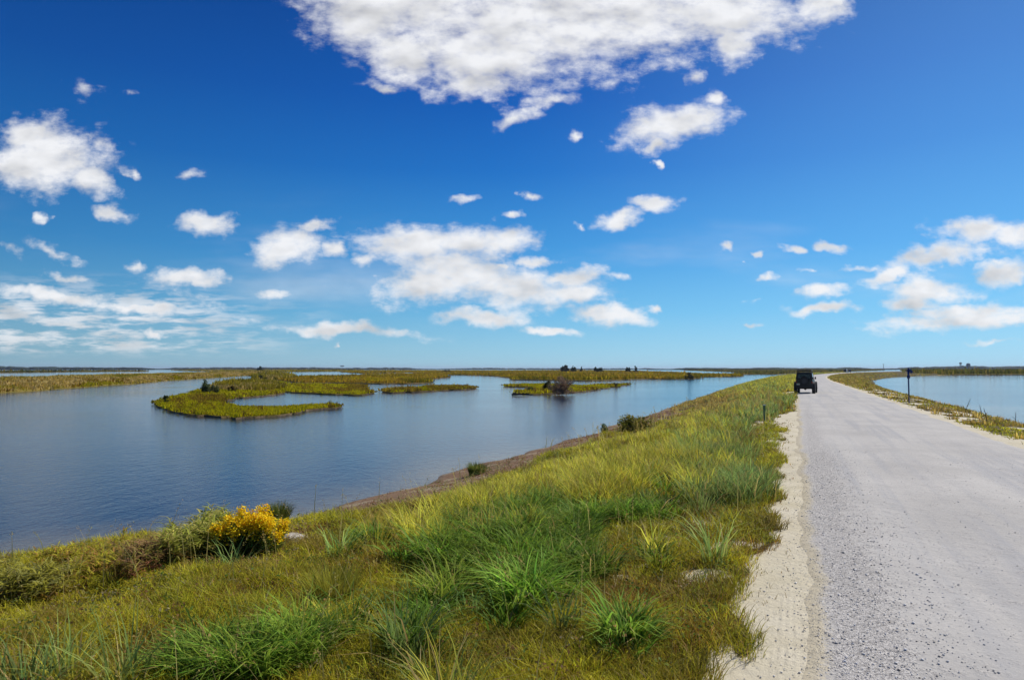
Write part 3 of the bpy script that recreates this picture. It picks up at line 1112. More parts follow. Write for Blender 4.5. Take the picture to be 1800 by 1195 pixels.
def poly_try(pts, z, jit=1.0):
    """photo-pixel outline to a densified, slightly irregular world outline"""
    W = [np.array(on_plane(p[0], p[1], z)) for p in pts]
    out = []
    n = len(W)
    for i in range(n):
        a, b = W[i], W[(i + 1) % n]
        L = np.linalg.norm(b - a); D = np.linalg.norm((a + b) / 2)
        k = int(np.clip(L / (D * .012), 1, 40))
        for j in range(k):
            p = a + (b - a) * j / k
            if j:
                p = p + jit * R.normal(0, min(D * .0032, 1.4), 2) * np.array([1, 1.8])
            out.append(p)
    return out


def inside(px, py, poly):
    c = np.zeros(len(px), bool)
    j = len(poly) - 1
    for i in range(len(poly)):
        xi, yi = poly[i]; xj, yj = poly[j]
        cond = ((yi > py) != (yj > py)) & (px < (xj - xi) * (py - yi) / (yj - yi + 1e-12) + xi)
        c ^= cond
        j = i
    return c


def island_mat():
    t = NT('marsh_mud_and_peat')
    P = t.pos()
    n = t.noise(P, .8, 6, .6)
    g = t.new('ShaderNodeNewGeometry')
    sp = t.new('ShaderNodeSeparateXYZ'); t.link(g.outputs['Normal'], sp.inputs[0])
    top = t.mix(t.mapr(n, .3, .7), (.14, .12, .02), (.20, .15, .035))
    mud = t.mix(t.mapr(n, .3, .7), (.10, .072, .04), (.19, .14, .08))
    c = t.mix(t.mapr(sp.outputs[2], .3, .8), mud, top)
    return t.done(t.princ(c, .95, t.bump(n, .5, .1), .1))


M_ISL = island_mat()


def island(name, pts, top=.22):
    top = top * .45
    out = poly_world(pts, WATER)
    bm = bmesh.new()
    vb = [bm.verts.new((p[0] + R.normal(0, .08), p[1] - .25, WATER - .3)) for p in out]
    vt = [bm.verts.new((p[0], p[1], WATER + top)) for p in out]
    n = len(out)
    for i in range(n):
        bm.faces.new((vb[i], vb[(i + 1) % n], vt[(i + 1) % n], vt[i]))
    bmesh.ops.recalc_face_normals(bm, faces=bm.faces)
    P2 = [Vector((float(p[0]), float(p[1]))) for p in out]
    vs_, es_, fs_, *_r = delaunay_2d_cdt(P2, [], [list(range(n))], 1, 1e-4)
    tv = [bm.verts.new((p.x, p.y, WATER + top)) for p in vs_]
    at = 0
    for f in fs_:
        a_, b_, c_ = (vs_[k] for k in f)
        cr_ = (b_ - a_).x * (c_ - a_).y - (b_ - a_).y * (c_ - a_).x
        at += abs(cr_) / 2
        bm.faces.new([tv[k] for k in (f if cr_ > 0 else f[::-1])])
    pa = abs(sum(P2[k].x * P2[(k + 1) % n].y - P2[(k + 1) % n].x * P2[k].y for k in range(n))) / 2
    me = bpy.data.meshes.new(name)
    bm.to_mesh(me); bm.free()
    o = add_obj(name, me, M_ISL)
    tag(o, kind='structure')
    return out


def marsh_grass(world_poly, n, hrange, cols, top, extra=None, ww=1.0, tall=None):
    """tufts sampled with a density that thins with distance"""
    P_ = np.array(world_poly)
    d0 = np.maximum(P_[:, 1], 20)
    az = P_[:, 0] / d0
    inv = 1.0 / d0
    a = R.uniform(az.min(), az.max(), n * 3); i = R.uniform(inv.min(), inv.max(), n * 3)
    y = 1 / i; x = a * y
    ok = inside(x, y, P_)
    x, y = x[ok][:n], y[ok][:n]
    m_ = len(x)
    g = fbm(x * 20 / y * 3 + y * .02, y * .05, 130, 4)
    g2 = fbm(x * .06, y * .03, 133, 3)
    k = len(cols)
    idx = np.clip(((g * .6 + g2 * .6 - .1) * k + R.normal(0, .35, m_)).astype(int), 0, k - 1)
    c = np.array(cols)[idx] * np.clip(1 + R.normal(0, .2, (m_, 1)), .5, 1.6)
    h = R.uniform(hrange[0], hrange[1], m_) * (.6 + .9 * g2)
    if tall is not None:
        h = h * tall(x, y)
    px1 = y / 683.
    w = np.maximum(.03, px1 * R.uniform(.9, 1.7, m_)) * ww
    h = np.maximum(h, px1 * .8)
    x = x + R.normal(0, 1, m_) * np.minimum(y * .003, .35); y = y + R.normal(0, 1, m_) * np.minimum(y * .004, .5)
    rag = fbm(x * .45, y * .3, 137, 3)
    h = h * (.30 + 1.1 * rag) * np.where(R.rand(m_) < .03, 1.7, 1)
    c = c * (.75 + .5 * rag)[:, None]
    base = np.stack([x, y, np.full(m_, WATER + top - .08)], 1)
    return blades(base, h, w, R.uniform(0, 6.28, m_), R.uniform(.05, .5, m_), c, 2, face=R.normal(0, .5, m_))


A = [(272.7, 710), (298, 722), (333, 729), (380, 733.5), (415, 737), (450, 734.5), (497, 731), (538, 723), (595, 718.5), (592, 714.5), (536, 716.5), (485, 719.5),
     (427, 718.5), (392, 714), (389, 709), (396, 703), (420, 700), (450, 698.5), (485, 695), (499, 690), (532, 692.5), (567, 695), (637, 697.5), (657, 694.5), (640, 689),
     (646, 685), (641, 681), (613, 679), (560, 678), (515, 677.5), (497, 674), (470, 670), (445, 671), (415, 674), (380, 677), (352, 687), (333, 692), (303, 699)]
B = [(440, 661), (470, 667), (497, 671), (534, 675.5), (600, 676), (654, 678), (705, 678.5), (754, 677.5), (757, 675), (735, 673), (763, 670.5), (784, 668.8),
     (780, 663), (700, 661.5), (640, 664), (600, 664.5), (540, 665), (500, 665), (492, 661), (480, 656.5), (450, 656), (430, 658)]
C = [(600, 657.5), (650, 661), (720, 659.5), (790, 664.5), (845, 665.5), (880, 668), (905, 671), (902, 673.3), (950, 674), (1023, 675), (1070, 674), (1140, 671.5), (1187, 671),
     (1224, 669.3), (1226, 666.5), (1257, 666), (1290, 665), (1306, 664), (1295, 661), (1240, 661.5), (1180, 659), (1100, 657.3), (1000, 657), (900, 657.5), (780, 656.5), (700, 655.4), (600, 654.2)]
D = [(672, 692), (689, 694), (731, 692.3), (763, 690.7), (810, 689.5), (833, 687.7), (831, 686), (798, 685), (752, 685), (740, 688), (717, 688), (705, 690), (677, 691)]
E = [(886, 683), (895, 685.2), (923, 685.8), (950, 687), (935, 691), (907, 694.5), (906, 696.5), (937, 698), (977, 696.3), (1012, 694), (1042, 690.6), (1070, 686), (1105, 681),
     (1102, 680), (1077, 681), (1023, 684), (985, 682), (962, 681), (930, 681), (895, 681.5)]
FARL = [(-250, 645.0), (0, 646.5), (120, 647.5), (260, 649.5), (240, 648), (100, 645.5), (0, 644.0), (-250, 642)]
G = [(440, 655.5), (600, 656.2), (640, 654.9), (600, 653.4), (440, 650.4), (330, 648.2), (300, 648.6)]
RR = [(1600, 654.8), (1668, 653.8), (1740, 652), (1800, 650.2), (2000, 648), (2000, 640), (1800, 642), (1700, 643.6), (1600, 646.6), (1584, 647.2), (1590, 650)]
H = [(1295, 661), (1330, 660), (1366, 659.5), (1400, 657), (1500, 651.5), (1556, 648.0), (1545, 646.6), (1400, 650.4), (1300, 652.2), (1240, 653.6), (1200, 655.6), (1270, 656.5), (1310, 657.6)]
golden = [lin(150, 138, 20), lin(172, 150, 26), lin(160, 128, 40), lin(120, 110, 24), lin(186, 160, 40)]
greenish = [lin(124, 112, 30), lin(150, 140, 24), lin(176, 166, 22), lin(130, 106, 34), lin(164, 140, 40), lin(180, 168, 30)]
tan_c = [lin(150, 128, 60), lin(176, 150, 86), lin(130, 118, 34), lin(160, 142, 40), lin(106, 100, 30)]
far_c = [lin(104, 100, 40), lin(124, 110, 50), lin(86, 90, 44), lin(140, 120, 64)]
gp = []
for pts, n, hr, cs, ttop in ((A, 52000, (.12, .36), greenish, .22), (B, 24000, (.3, .8), golden, .25), (C, 36000, (.4, 1.0), golden, .3),
                             (D, 9000, (.15, .45), greenish, .22), (E, 10000, (.12, .36), greenish, .22), (G, 4000, (.8, 2.0), tan_c, .3),
                             (FARL, 3000, (.8, 2.5), far_c, .4), (RR, 9000, (1.5, 3.2), [lin(118, 104, 40), lin(96, 96, 34), lin(134, 116, 50)], .5),
                             (H, 9000, (.6, 1.6), far_c, .4)):
    wp = island('marsh_island', pts, ttop)
    gp.append(marsh_grass(wp, n, hr, cs, ttop))
# taller tan reeds on the back half of the hooked island
reed = [(378, 686), (420, 688), (470, 690), (496, 686), (480, 673), (440, 671), (400, 674), (380, 678)]
gp.append(marsh_grass([on_plane(p[0], p[1], WATER) for p in reed], 9000, (.5, 1.0), tan_c, .22))
reed = [(447, 668), (490, 670), (520, 668), (500, 660), (470, 658), (446, 662)]
gp.append(marsh_grass([on_plane(p[0], p[1], WATER) for p in reed], 3000, (.8, 1.7), tan_c, .22))

# left dike: raised reed-covered embankment
front = [(-260, 700), (-120, 691), (0, 684), (50, 681), (150, 676), (225, 671.3), (275, 668), (350, 664.2), (442, 660.5), (470, 659)]
fw = np.array([on_plane(p[0], p[1], WATER) for p in front])
seg = np.linalg.norm(np.diff(fw, axis=0), axis=1)
cum = np.concatenate([[0], np.cumsum(seg)])
ss = np.linspace(0, cum[-1], 260)
fx = np.interp(ss, cum, fw[:, 0]); fy = np.interp(ss, cum, fw[:, 1])
fx = np.convolve(np.pad(fx, 6, 'edge'), np.ones(13) / 13, 'valid'); fy = np.convolve(np.pad(fy, 6, 'edge'), np.ones(13) / 13, 'valid')
tx = np.gradient(fx); ty = np.gradient(fy); tl = np.hypot(tx, ty)
nx_, ny_ = -ty / tl, tx / tl             # away from the camera-side water
if (nx_[0] * -1) < 0: nx_, ny_ = -nx_, -ny_
prof = [(-.6, -.5), (0, .0), (.6, .25), (3, .9), (7, 1.35), (16, 1.5), (24, .9), (30, .1), (32, -.5)]
wob = (fbm(ss * .12, ss * 0, 141, 4) - .5) * 4
V = []
for (o_, z_) in prof:
    V.append(np.stack([fx + nx_ * (o_ + wob), fy + ny_ * (o_ + wob), WATER + z_ + (fbm(ss * .15, ss * 0 + o_, 143, 3) - .5) * .5 * (z_ > .5)], 1))
V = np.stack(V, 0)
np_, ns_ = len(prof), len(ss)
i = np.arange(np_ * ns_).reshape(np_, ns_)
q = np.stack([i[:-1, :-1], i[:-1, 1:], i[1:, 1:], i[1:, :-1]], -1).reshape(-1, 4)
o = add_obj('embankment', np_mesh('embankment', V.reshape(-1, 3), q.ravel(), np.full(len(q), 4), smooth=True), M_ISL)
tag(o, kind='structure')
n = 52000
si = R.rand(n) ** 1.5 * (ns_ - 2)
k0 = si.astype(int); fr = si - k0
off = R.uniform(.1, 24, n) ** 1.0
off = np.where(R.rand(n) < .5, R.uniform(.1, 8, n), off)
pz = np.interp(off, [p[0] for p in prof], [p[1] for p in prof])
bx = fx[k0] + (fx[k0 + 1] - fx[k0]) * fr + nx_[k0] * (off + wob[k0]); by = fy[k0] + (fy[k0 + 1] - fy[k0]) * fr + ny_[k0] * (off + wob[k0])
g = fbm(ss[k0] * .09, off * .4, 151, 4)
g2 = fbm(ss[k0] * .25, off * .3, 157, 3)
cs = np.array([lin(126, 116, 30), lin(160, 144, 34), lin(190, 160, 80), lin(206, 180, 110), lin(140, 108, 34), lin(166, 154, 26)])
front_t = np.clip(1 - off / 6, 0, 1)
idx = np.clip((g * 6.5 - 1.0 + front_t * (g2 - .3) * 5 + R.normal(0, .5, n)).astype(int), 0, 5)
c = cs[idx] * np.clip(1 + R.normal(0, .2, (n, 1)), .5, 1.6)
D_ = np.hypot(bx, by)
gp.append(blades(np.stack([bx, by, WATER + pz - .1], 1), R.uniform(.25, .65, n) * (.5 + 1. * g2), np.maximum(.05, D_ / 683 * R.uniform(.8, 1.4, n)),
                 R.uniform(0, 6.28, n), R.uniform(.05, .5, n), c, 2, face=R.normal(.4, .6, n)))
o = veg_obj('marsh_grass', gp, M_LEAF)
tag(o, 'golden and green salt marsh grass covering the low islands across the water', 'marsh grass', kind='stuff')


# ------------------------------------------------------------------ distant woods on the horizon
def far_woods():
    parts = []
    ts = np.linspace(0, 2 * math.pi, 7)[:-1]
    for (a0, a1, dist, hmin, hmax, cnt, c) in (
            (-420, 300, 2300, 7, 10, 340, (.030, .045, .035)), (250, 760, 3000, 5, 9, 260, (.030, .042, .032)), (740, 1200, 3400, 4, 7, 220, (.035, .045, .035)),
            (1150, 1560, 2000, 3.5, 7, 260, (.032, .050, .030)), (1540, 2100, 2600, 8, 14, 300, (.035, .050, .035))):
        px = R.uniform(a0, a1, cnt)
        D = dist * R.uniform(.95, 1.1, cnt)
        x = (px - 900) / F * D; y = D
        edge = np.clip(np.minimum(px - a0, a1 - px) / 60, .35, 1)
        h = R.uniform(hmin, hmax, cnt) * edge * (.6 + .8 * fbm(px * .02, px * 0, 161, 3))
        if a0 < -100: h *= np.interp(px, [-400, 0, 300], [1.35, 1.2, .55])
        w = R.uniform(12, 34, cnt)
        # lumpy crown: three rings plus a tip
        rows = []
        for lv, rr in ((-.1, .85), (.35, 1.0), (.7, .75), (.93, .35)):
            for t in ts:
                k = R.uniform(.8, 1.2, cnt)
                rows.append(np.stack([x + np.cos(t) * w * rr * k, y + np.sin(t) * w * rr * k, WATER + h * lv * R.uniform(.93, 1.07, cnt)], 1))
        V = np.stack(rows, 1)
        nf = []
        for r_ in range(3):
            for s_ in range(6):
                nf += [r_ * 6 + s_, r_ * 6 + (s_ + 1) % 6, (r_ + 1) * 6 + (s_ + 1) % 6, (r_ + 1) * 6 + s_]
        nf = np.array(nf)
        cap = np.array([18, 19, 20, 21, 22, 23])
        pat = np.concatenate([nf, cap])
        Fl = (np.arange(cnt)[:, None] * 24 + pat[None]).ravel()
        S_ = np.tile(np.array([4] * 18 + [6]), cnt)
        C_ = np.repeat(colvar(c, cnt, .2), 24, 0)
        parts.append((V.reshape(-1, 3), Fl, S_, C_))
    o = veg_obj('far_woods', parts, M_TWIG)
    tag(o, 'thin dark line of woods along the whole horizon', 'woods', kind='stuff')


far_woods()


# ------------------------------------------------------------------ shrubs and trees as things
def shrub(name, label, cat, loc, w, h, cols, n, leaf, group=None, twiggy=0, shape='dome', stems=9, crown_name='crown', stem_name='stem', low=.0, stemcol=(.10, .07, .045)):
    root = empty(name, loc, 0, label, cat, group)
    # clumps inside an uneven envelope
    nc = max(7, int(n / 90))
    cen = []
    while len(cen) < nc:
        p = R.uniform(-1, 1, 3); p[2] = R.rand()
        lim = 1 - p[2] if shape == 'cone' else math.sqrt(max(0, 1 - p[2] ** 2 * .9))
        if math.hypot(p[0], p[1]) <= lim * .9: cen.append(p)
    cen = np.array(cen)
    cr = R.uniform(.16, .34, nc)
    k = R.randint(0, nc, n)
    off = R.normal(0, 1, (n, 3)); off /= np.linalg.norm(off, axis=1)[:, None]
    off *= (R.rand(n) ** .45)[:, None] * cr[k][:, None]
    P_ = cen[k] + off
    P_[:, 2] = np.maximum(P_[:, 2], .02 + low)
    pos = P_ * np.array([w / 2 / 1.1, w / 2 / 1.1, h / 1.12])
    ct = np.array(cols)[R.randint(0, len(cols), nc)][k] * np.clip(1 + R.normal(0, .2, (n, 1)), .5, 1.6)
    veg_obj(crown_name, [leaves(pos, leaf * R.uniform(.6, 1.3, n), .55, ct, .35)], M_LEAF, root)
    # branching stems
    p0 = []; p1 = []; r = []
    for s_ in range(stems):
        t = cen[R.randint(nc)] * np.array([w / 2, w / 2, h]) * R.uniform(.8, 1.02)
        b = np.array([R.normal(0, w * .04), R.normal(0, w * .04), -.05])
        mid = b + (t - b) * .5 + np.array([0, 0, h * .12])
        rr = max(.008, w * .012)
        p0 += [b, mid]; p1 += [mid, t]; r += [rr, rr * .6]
        for q_ in range(2 + twiggy):
            e = mid + (t - mid) * R.uniform(0, .8) + R.normal(0, 1, 3) * np.array([w * .13, w * .13, h * .13]) + np.array([0, 0, h * .15])
            e[2] = max(e[2], .05)
            p0.append(mid + (t - mid) * R.uniform(0, .5)); p1.append(e); r.append(rr * .4)
    p0, p1, r = np.array(p0), np.array(p1), np.array(r)
    veg_obj(stem_name, [stick_set(p0, p1, r, colvar(stemcol, len(p0), .2))], M_TWIG, root)
    return root


def tree(label, px, hpx, wpx, dist, cols, shape, group=None, twiggy=0, name='tree'):
    x = (px - 900) / F * dist
    h = (hpx + 3.5) / F * dist; w = wpx * 1.05 / F * dist
    return shrub(name, label, 'tree', (x, dist, WATER + .25), w, h, cols, 1100, w * .15, group, twiggy, shape, 6, 'crown', 'trunk', .02)


dk = [(.025, .05, .02), (.035, .06, .022), (.018, .035, .018)]
tg = 'lone trees on the far marsh'
tree('bare spiky dark tree, leftmost of the trees on the far marsh', 993, 9.5, 15, 640, [(.06, .05, .04), (.05, .05, .03)], 'dome', tg, 4)
tree('dark pointed tree right beside the spiky bare tree on the far marsh', 1008.5, 9.5, 13, 640, dk, 'cone', tg)
tree('tiny dark shrub-like tree just right of the pointed far tree', 1022, 5, 6, 640, dk, 'dome', tg)
tree('low spreading dark tree with a flat top joined to a taller far tree', 1048, 6, 11, 640, dk, 'dome', tg)
tree('taller dark peaked tree in the middle of the far marsh trees', 1056, 9.5, 11, 640, dk, 'cone', tg)
tree('rounded dark tree, larger of the right-hand pair on the far marsh', 1104, 9, 11, 640, dk, 'dome', tg)
tree('small rounded dark tree, rightmost of the trees on the far marsh', 1117, 7, 9, 640, dk, 'dome', tg)
tree('small dark tree alone on the left horizon behind the reed island', 457, 7, 13, 900, dk, 'cone', tg)


def isl_shrub(label, px, ybase, ytop, wpx, cols, n, leaf, twiggy=0, name='shrub', group='shrubs on the marsh islands', stemcol=(.10, .07, .045)):
    x, y = on_plane(px, ybase, WATER + .2)
    k = y / F
    h = (remap(px, ybase) - remap(px, ytop)) * k
    return shrub(name, label, 'shrub', (x, y, WATER + .18), wpx * k, h, cols, n, leaf, group, twiggy, 'dome', 12 if not twiggy else 40, stemcol=stemcol)


gr = [(.10, .14, .05), (.075, .11, .045), (.13, .16, .06)]
isl_shrub('large brown twiggy shrub standing in the middle of the small near island', 987, 696, 664, 58, [(.26, .16, .09), (.20, .12, .07), (.20, .16, .06), (.32, .21, .13)], 2100, .18, 4, stemcol=(.28, .18, .12))
isl_shrub('dark green low shrub joined to the left side of the brown twiggy shrub', 964, 692, 674, 24, [(.07, .07, .02), (.05, .06, .02)], 700, .22)
isl_shrub('small green shrub at the left end of the small near island', 934, 692, 682.5, 18, [(.10, .13, .03), (.08, .10, .03)], 600, .16)
isl_shrub('thin sparse shrub on the pointed right end of the small near island', 1082, 684, 674.5, 9, [(.09, .08, .04)], 160, .14, 3)
isl_shrub('grey-green rounded shrub on the back of the hooked island', 361, 689, 667, 23, gr, 1200, .22)
isl_shrub('pale yellow-green shrub beside the grey-green rounded shrub', 376, 690, 673, 18, [(.22, .22, .08), (.17, .19, .06), (.10, .12, .04)], 900, .20)
isl_shrub('small dark green shrub on the left tip of the hooked island', 290, 707, 691, 15, [(.06, .09, .02), (.08, .10, .02)], 700, .13)
isl_shrub('low brown shrub among the reeds of the hooked island', 406, 688, 676, 18, [(.12, .09, .02), (.09, .07, .02)], 600, .18)
isl_shrub('dark green wide shrub behind the reeds of the hooked island', 458, 670, 659, 24, [(.06, .07, .02), (.08, .08, .025)], 700, .40)
isl_shrub('low dark shrub on the right end of the long far marsh', 1213, 669, 659.5, 22, [(.08, .08, .03), (.06, .06, .02)], 500, .45)
isl_shrub('dark shrub at the water edge of the far dry reeds, centre left', 785, 659.5, 654.5, 22, [(.07, .06, .02), (.09, .08, .02)], 400, .6)


def bank_plant(name, label, cat, px, ybase, ytop, wpx, cols, n, leaf, kind='shrub', group=None, shape='dome', stemcol=(.12, .10, .04)):
    x, y, z = ground_at(px, ybase)
    k = y / F
    return shrub(name, label, cat, (x, y, z - .02), wpx * k, (ybase - ytop) * k, cols, n, leaf, group, 0, shape, 14, 'foliage', 'stem', stemcol=stemcol)


bank_plant('shrub', 'small dark green shrub at the beach edge left of a wider olive shrub', 'shrub', 1068, 760, 744, 24, [(.09, .14, .03), (.12, .15, .03)], 900, .07)
bank_plant('shrub', 'wide olive and yellow shrub on the bank above the far end of the beach', 'shrub', 1118, 762, 728, 84, [(.22, .20, .03), (.15, .15, .02), (.32, .26, .04)], 3600, .09)


def grass_tuft(label, px, ybase, ytop, wpx, col, n, cat='grass tuft'):
    x, y, z = ground_at(px, ybase)
    k = y / F
    h = (ybase - ytop) * k; w = wpx * k
    root = empty('grass_tuft', (x, y, z), 0, label, cat, 'large grass tufts at the shore')
    ang = R.uniform(0, 6.283, n); rr = np.sqrt(R.rand(n)) * w * .3
    base = np.stack([np.cos(ang) * rr, np.sin(ang) * rr, np.zeros(n) - .03], 1)
    veg_obj('blades', [blades(base, h * R.uniform(.6, 1.1, n), np.maximum(.008, np.full(n, y / 683 * .55)), ang, R.uniform(.1, .6, n), colvar(col, n, .25), 3)], M_LEAF, root)
    return root


grass_tuft('dark green rounded grass tuft standing alone on the beach edge', 838, 834, 808, 44, (.14, .17, .03), 700)
grass_tuft('tall olive grass tuft at the water behind the yellow flowers', 490, 918, 875, 56, (.11, .13, .02), 800)
grass_tuft('yellow-green grass tuft with pale upright stalks in the lower middle of the bank', 585, 1055, 975, 130, (.30, .28, .035), 700)


# ---- seaside goldenrod in flower
def goldenrod():
    x, y, z = ground_at(443, 985)
    root = empty('flowering_plant', (x, y, z), 0, 'bushy leafy plant covered in orange-yellow flowers at the near water edge', 'flowers')
    k = y / F
    W = 120 * k; Hh = 92 * k
    ns = 36
    sx = R.uniform(-W / 2, W / 2, ns); sy = R.uniform(-.32, .22, ns)
    hh = Hh * (1 - .35 * (np.abs(sx + .03) / (W / 2)) ** 2) * R.uniform(.62, 1.0, ns)
    hh *= np.where(np.abs(sx + W * .10) < W * .05, .88, 1)
    p0 = np.stack([sx * .75, sy * .7, np.full(ns, -.05)], 1)
    p1 = np.stack([sx, sy, hh], 1)
    sticks = stick_set(p0, p1, np.full(ns, .007), colvar((.10, .12, .03), ns))
    veg_obj('stem', [sticks], M_TWIG, root)
    n = 3600
    s = R.randint(0, ns, n); t = R.uniform(.05, .86, n)
    P_ = p0[s] + (p1[s] - p0[s]) * t[:, None] + R.normal(0, .018, (n, 3))
    az = R.uniform(0, 6.283, n)
    c = colvar((.15, .20, .03), n, .35)
    br = R.rand(n) < np.clip(.6 - t, 0, .5)
    c[br] = colvar((.26, .19, .05), br.sum(), .3)
    veg_obj('foliage', [blades(P_, R.uniform(.07, .13, n), R.uniform(.012, .022, n), az, R.uniform(.7, 1.6, n), c, 2, curl=1.2)], M_LEAF, root)
    n = 9000
    s = R.randint(0, ns, n); t = 1 - np.abs(R.normal(0, .11, n))
    P_ = p0[s] + (p1[s] - p0[s]) * t[:, None] + R.normal(0, .026, (n, 3))
    arm = R.uniform(0, 6.283, 6 * ns).reshape(ns, 6)[s, R.randint(0, 6, n)]
    ex = R.uniform(0, .075, n)
    P_[:, 0] += np.cos(arm) * ex; P_[:, 1] += np.sin(arm) * ex; P_[:, 2] += ex * .35
    c = colvar((.97, .70, .015), n, .10, .03)
    dk_ = R.rand(n) < .2
    c[dk_] = colvar((.90, .48, .01), dk_.sum(), .2)
    veg_obj('flower_head', [leaves(P_, R.uniform(.017, .036, n), .8, c, .3)], M_FLOWER, root)


goldenrod()


# ---- belt of drooping leafy weeds along the near left shore
def weeds():
    parts = []
    sticks = []
    spots = []
    for (px0, px1, yb0, yb1, h0, h1, cnt, mode) in ((-60, 110, 1035, 1045, .42, .50, 110, 0), (100, 230, 1030, 1005, .34, .46, 70, 1), (215, 300, 1005, 990, .50, .60, 60, 2),
                                            (290, 400, 985, 975, .62, .74, 110, 3), (60, 220, 1000, 975, .3, .4, 50, 1), (340, 400, 960, 950, .6, .7, 40, 3)):
        for k in range(cnt):
            t = R.rand()
            px = px0 + (px1 - px0) * t; yb = yb0 + (yb1 - yb0) * t + R.normal(0, 8)
            spots.append((px, yb, R.uniform(h0, h1) * R.uniform(.36, .68), mode))
    pal = {0: [(.40, .37, .04), (.32, .29, .04), (.34, .33, .09)], 1: [(.46, .42, .03), (.34, .32, .03), (.38, .22, .05)],
           2: [(.40, .24, .10), (.30, .19, .07), (.36, .32, .06)], 3: [(.34, .36, .05), (.24, .26, .035), (.50, .44, .11)]}
    for px, yb, h, mode in spots:
        x, y, z = ground_at(px, yb)
        tx_ = x + R.normal(0, .08); ty_ = y + R.normal(0, .08)
        p0 = np.array([[x, y, z - .03]]); p1 = np.array([[tx_, ty_, z + h]])
        sticks.append(stick_set(p0, p1, np.array([.006]), colvar((.13, .09, .04), 1)))
        n = 46
        t = R.uniform(.08, 1, n)
        P_ = p0 + (p1 - p0) * t[:, None] + R.normal(0, .025, (n, 3))
        col = np.array(pal[mode])[R.randint(0, 3, n)] * np.clip(1 + R.normal(0, .25, (n, 1)), .5, 1.6)
        low = t < .45
        col[low] = col[low] * np.array([.9, .6, .8])
        # leaves that start upward and droop
        big_ = 1.5 if mode == 3 else 1.15
        ln = R.uniform(.05, .10, n) * big_
        parts.append(blades(P_, ln, R.uniform(.012, .02, n) * big_, R.uniform(0, 6.283, n), R.uniform(1.0, 2.2, n), col, 3, curl=1.1))
    o = veg_obj('leafy_weeds', parts + sticks, M_LEAF)
    tag(o, 'drooping yellow and brown leafy weeds along the near left shore', 'weeds', kind='stuff')


weeds()


# ------------------------------------------------------------------ rocks
def rock_mesh(r, seed, flat=.6):
    rs = np.random.RandomState(seed)
    bm = bmesh.new()
    bmesh.ops.create_icosphere(bm, subdivisions=2, radius=1)
    pl = rs.normal(0, 1, (9, 3)); pl /= np.linalg.norm(pl, axis=1)[:, None]
    for v in bm.verts:
        p = np.array(v.co)
        for q_ in pl:
            d = p @ q_
            if d > .72: p = p - q_ * (d - .72)
        p = p * (1 + rs.normal(0, .035, 3))
        v.co = Vector((p[0] * r, p[1] * r * .8, p[2] * r * flat))
    me = bpy.data.meshes.new('rock')
    bm.to_mesh(me); bm.free()
    return me


def rock_mat():
    t = NT('pale_stone')
    n = t.noise(t.pos(), 9, 7, .65)
    c = t.mix(t.mapr(n, .3, .7), (.28, .24, .18), (.58, .53, .43))
    return t.done(t.princ(c, .9, t.bump(n, .7, .05), .3))


M_ROCK = rock_mat()
def rock_mat2():
    t = NT('dark_wet_stone')
    n = t.noise(t.pos(), 9, 7, .65)
    c = t.mix(t.mapr(n, .3, .7), (.06, .055, .05), (.16, .14, .12))
    return t.done(t.princ(c, .7, t.bump(n, .7, .05), .4))
M_ROCKD = rock_mat2()
protos = []
for s in range(7):
    me = rock_mesh(1.0, 300 + s, .62); me.materials.append(M_ROCK); protos.append(me)
protd = []
for s in range(4):
    me = rock_mesh(1.0, 340 + s, .55); me.materials.append(M_ROCKD); protd.append(me)
for k in range(120):
    v = float(np.exp(R.uniform(math.log(24), math.log(110))))
    if k % 3 == 0: v = R.uniform(27, 48)
    S = float(shore_r(v))
    dark = R.rand() < .35
    u = S + R.normal(-.15 if dark else -.55, .28)
    x, y = uv2xy(u, v)
    z = float(height(u, v))
    o = add_obj('rock', (protd if dark else protos)[R.randint(4)], None, None, (float(x), float(y), z + .05))
    s = R.uniform(.10, .27)
    o.scale = (s * R.uniform(.8, 1.3), s, s)
    o.rotation_euler = (R.uniform(-.3, .3), R.uniform(-.3, .3), R.uniform(0, 6.28))
    tag(o, 'dark wet stone low at the right water edge' if dark else 'pale broken stone lying along the right water edge', 'rock', 'dark stones along the right shore' if dark else 'pale stones along the right shore')
x, y, z = ground_at(505, 956)
o = add_obj('rock', rock_mesh(.27, 5, .7), M_ROCK, None, (x, y, z + .05))
o.scale = (1.1, .8, .8)
tag(o, 'single pale whitish boulder on the bank right of the yellow flowers', 'rock')

# leaning dead twigs on the right shore
for (px, yb, L_, lx, lab) in ((1694, 722, .75, .35, 'leaning dead twig sticking up from the right shore stones'),
                              (1727, 729, .6, -.08, 'upright dead stem on the right shore, taller of two close together'),
                              (1735, 731, .5, -.10, 'upright dead stem on the right shore, shorter of two close together'),
                              (1785, 736, .5, .05, 'short dark stem at the right shore near the edge of view')):
    x, y, z = ground_at(px, yb + 8)
    root = empty('dead_twig', (x, y, z), 0, lab, 'twig')
    p0 = np.array([[0, 0, -.05], [lx * .45, 0, L_ * .5], [lx * .3, 0, L_ * .35]]); p1 = np.array([[lx * .45, 0, L_ * .5], [lx, .03, L_], [lx * .3 - .12, .05, L_ * .62]])
    veg_obj('branch', [stick_set(p0, p1, np.array([.022, .016, .012]), colvar((.09, .07, .05), 3))], M_TWIG, root)


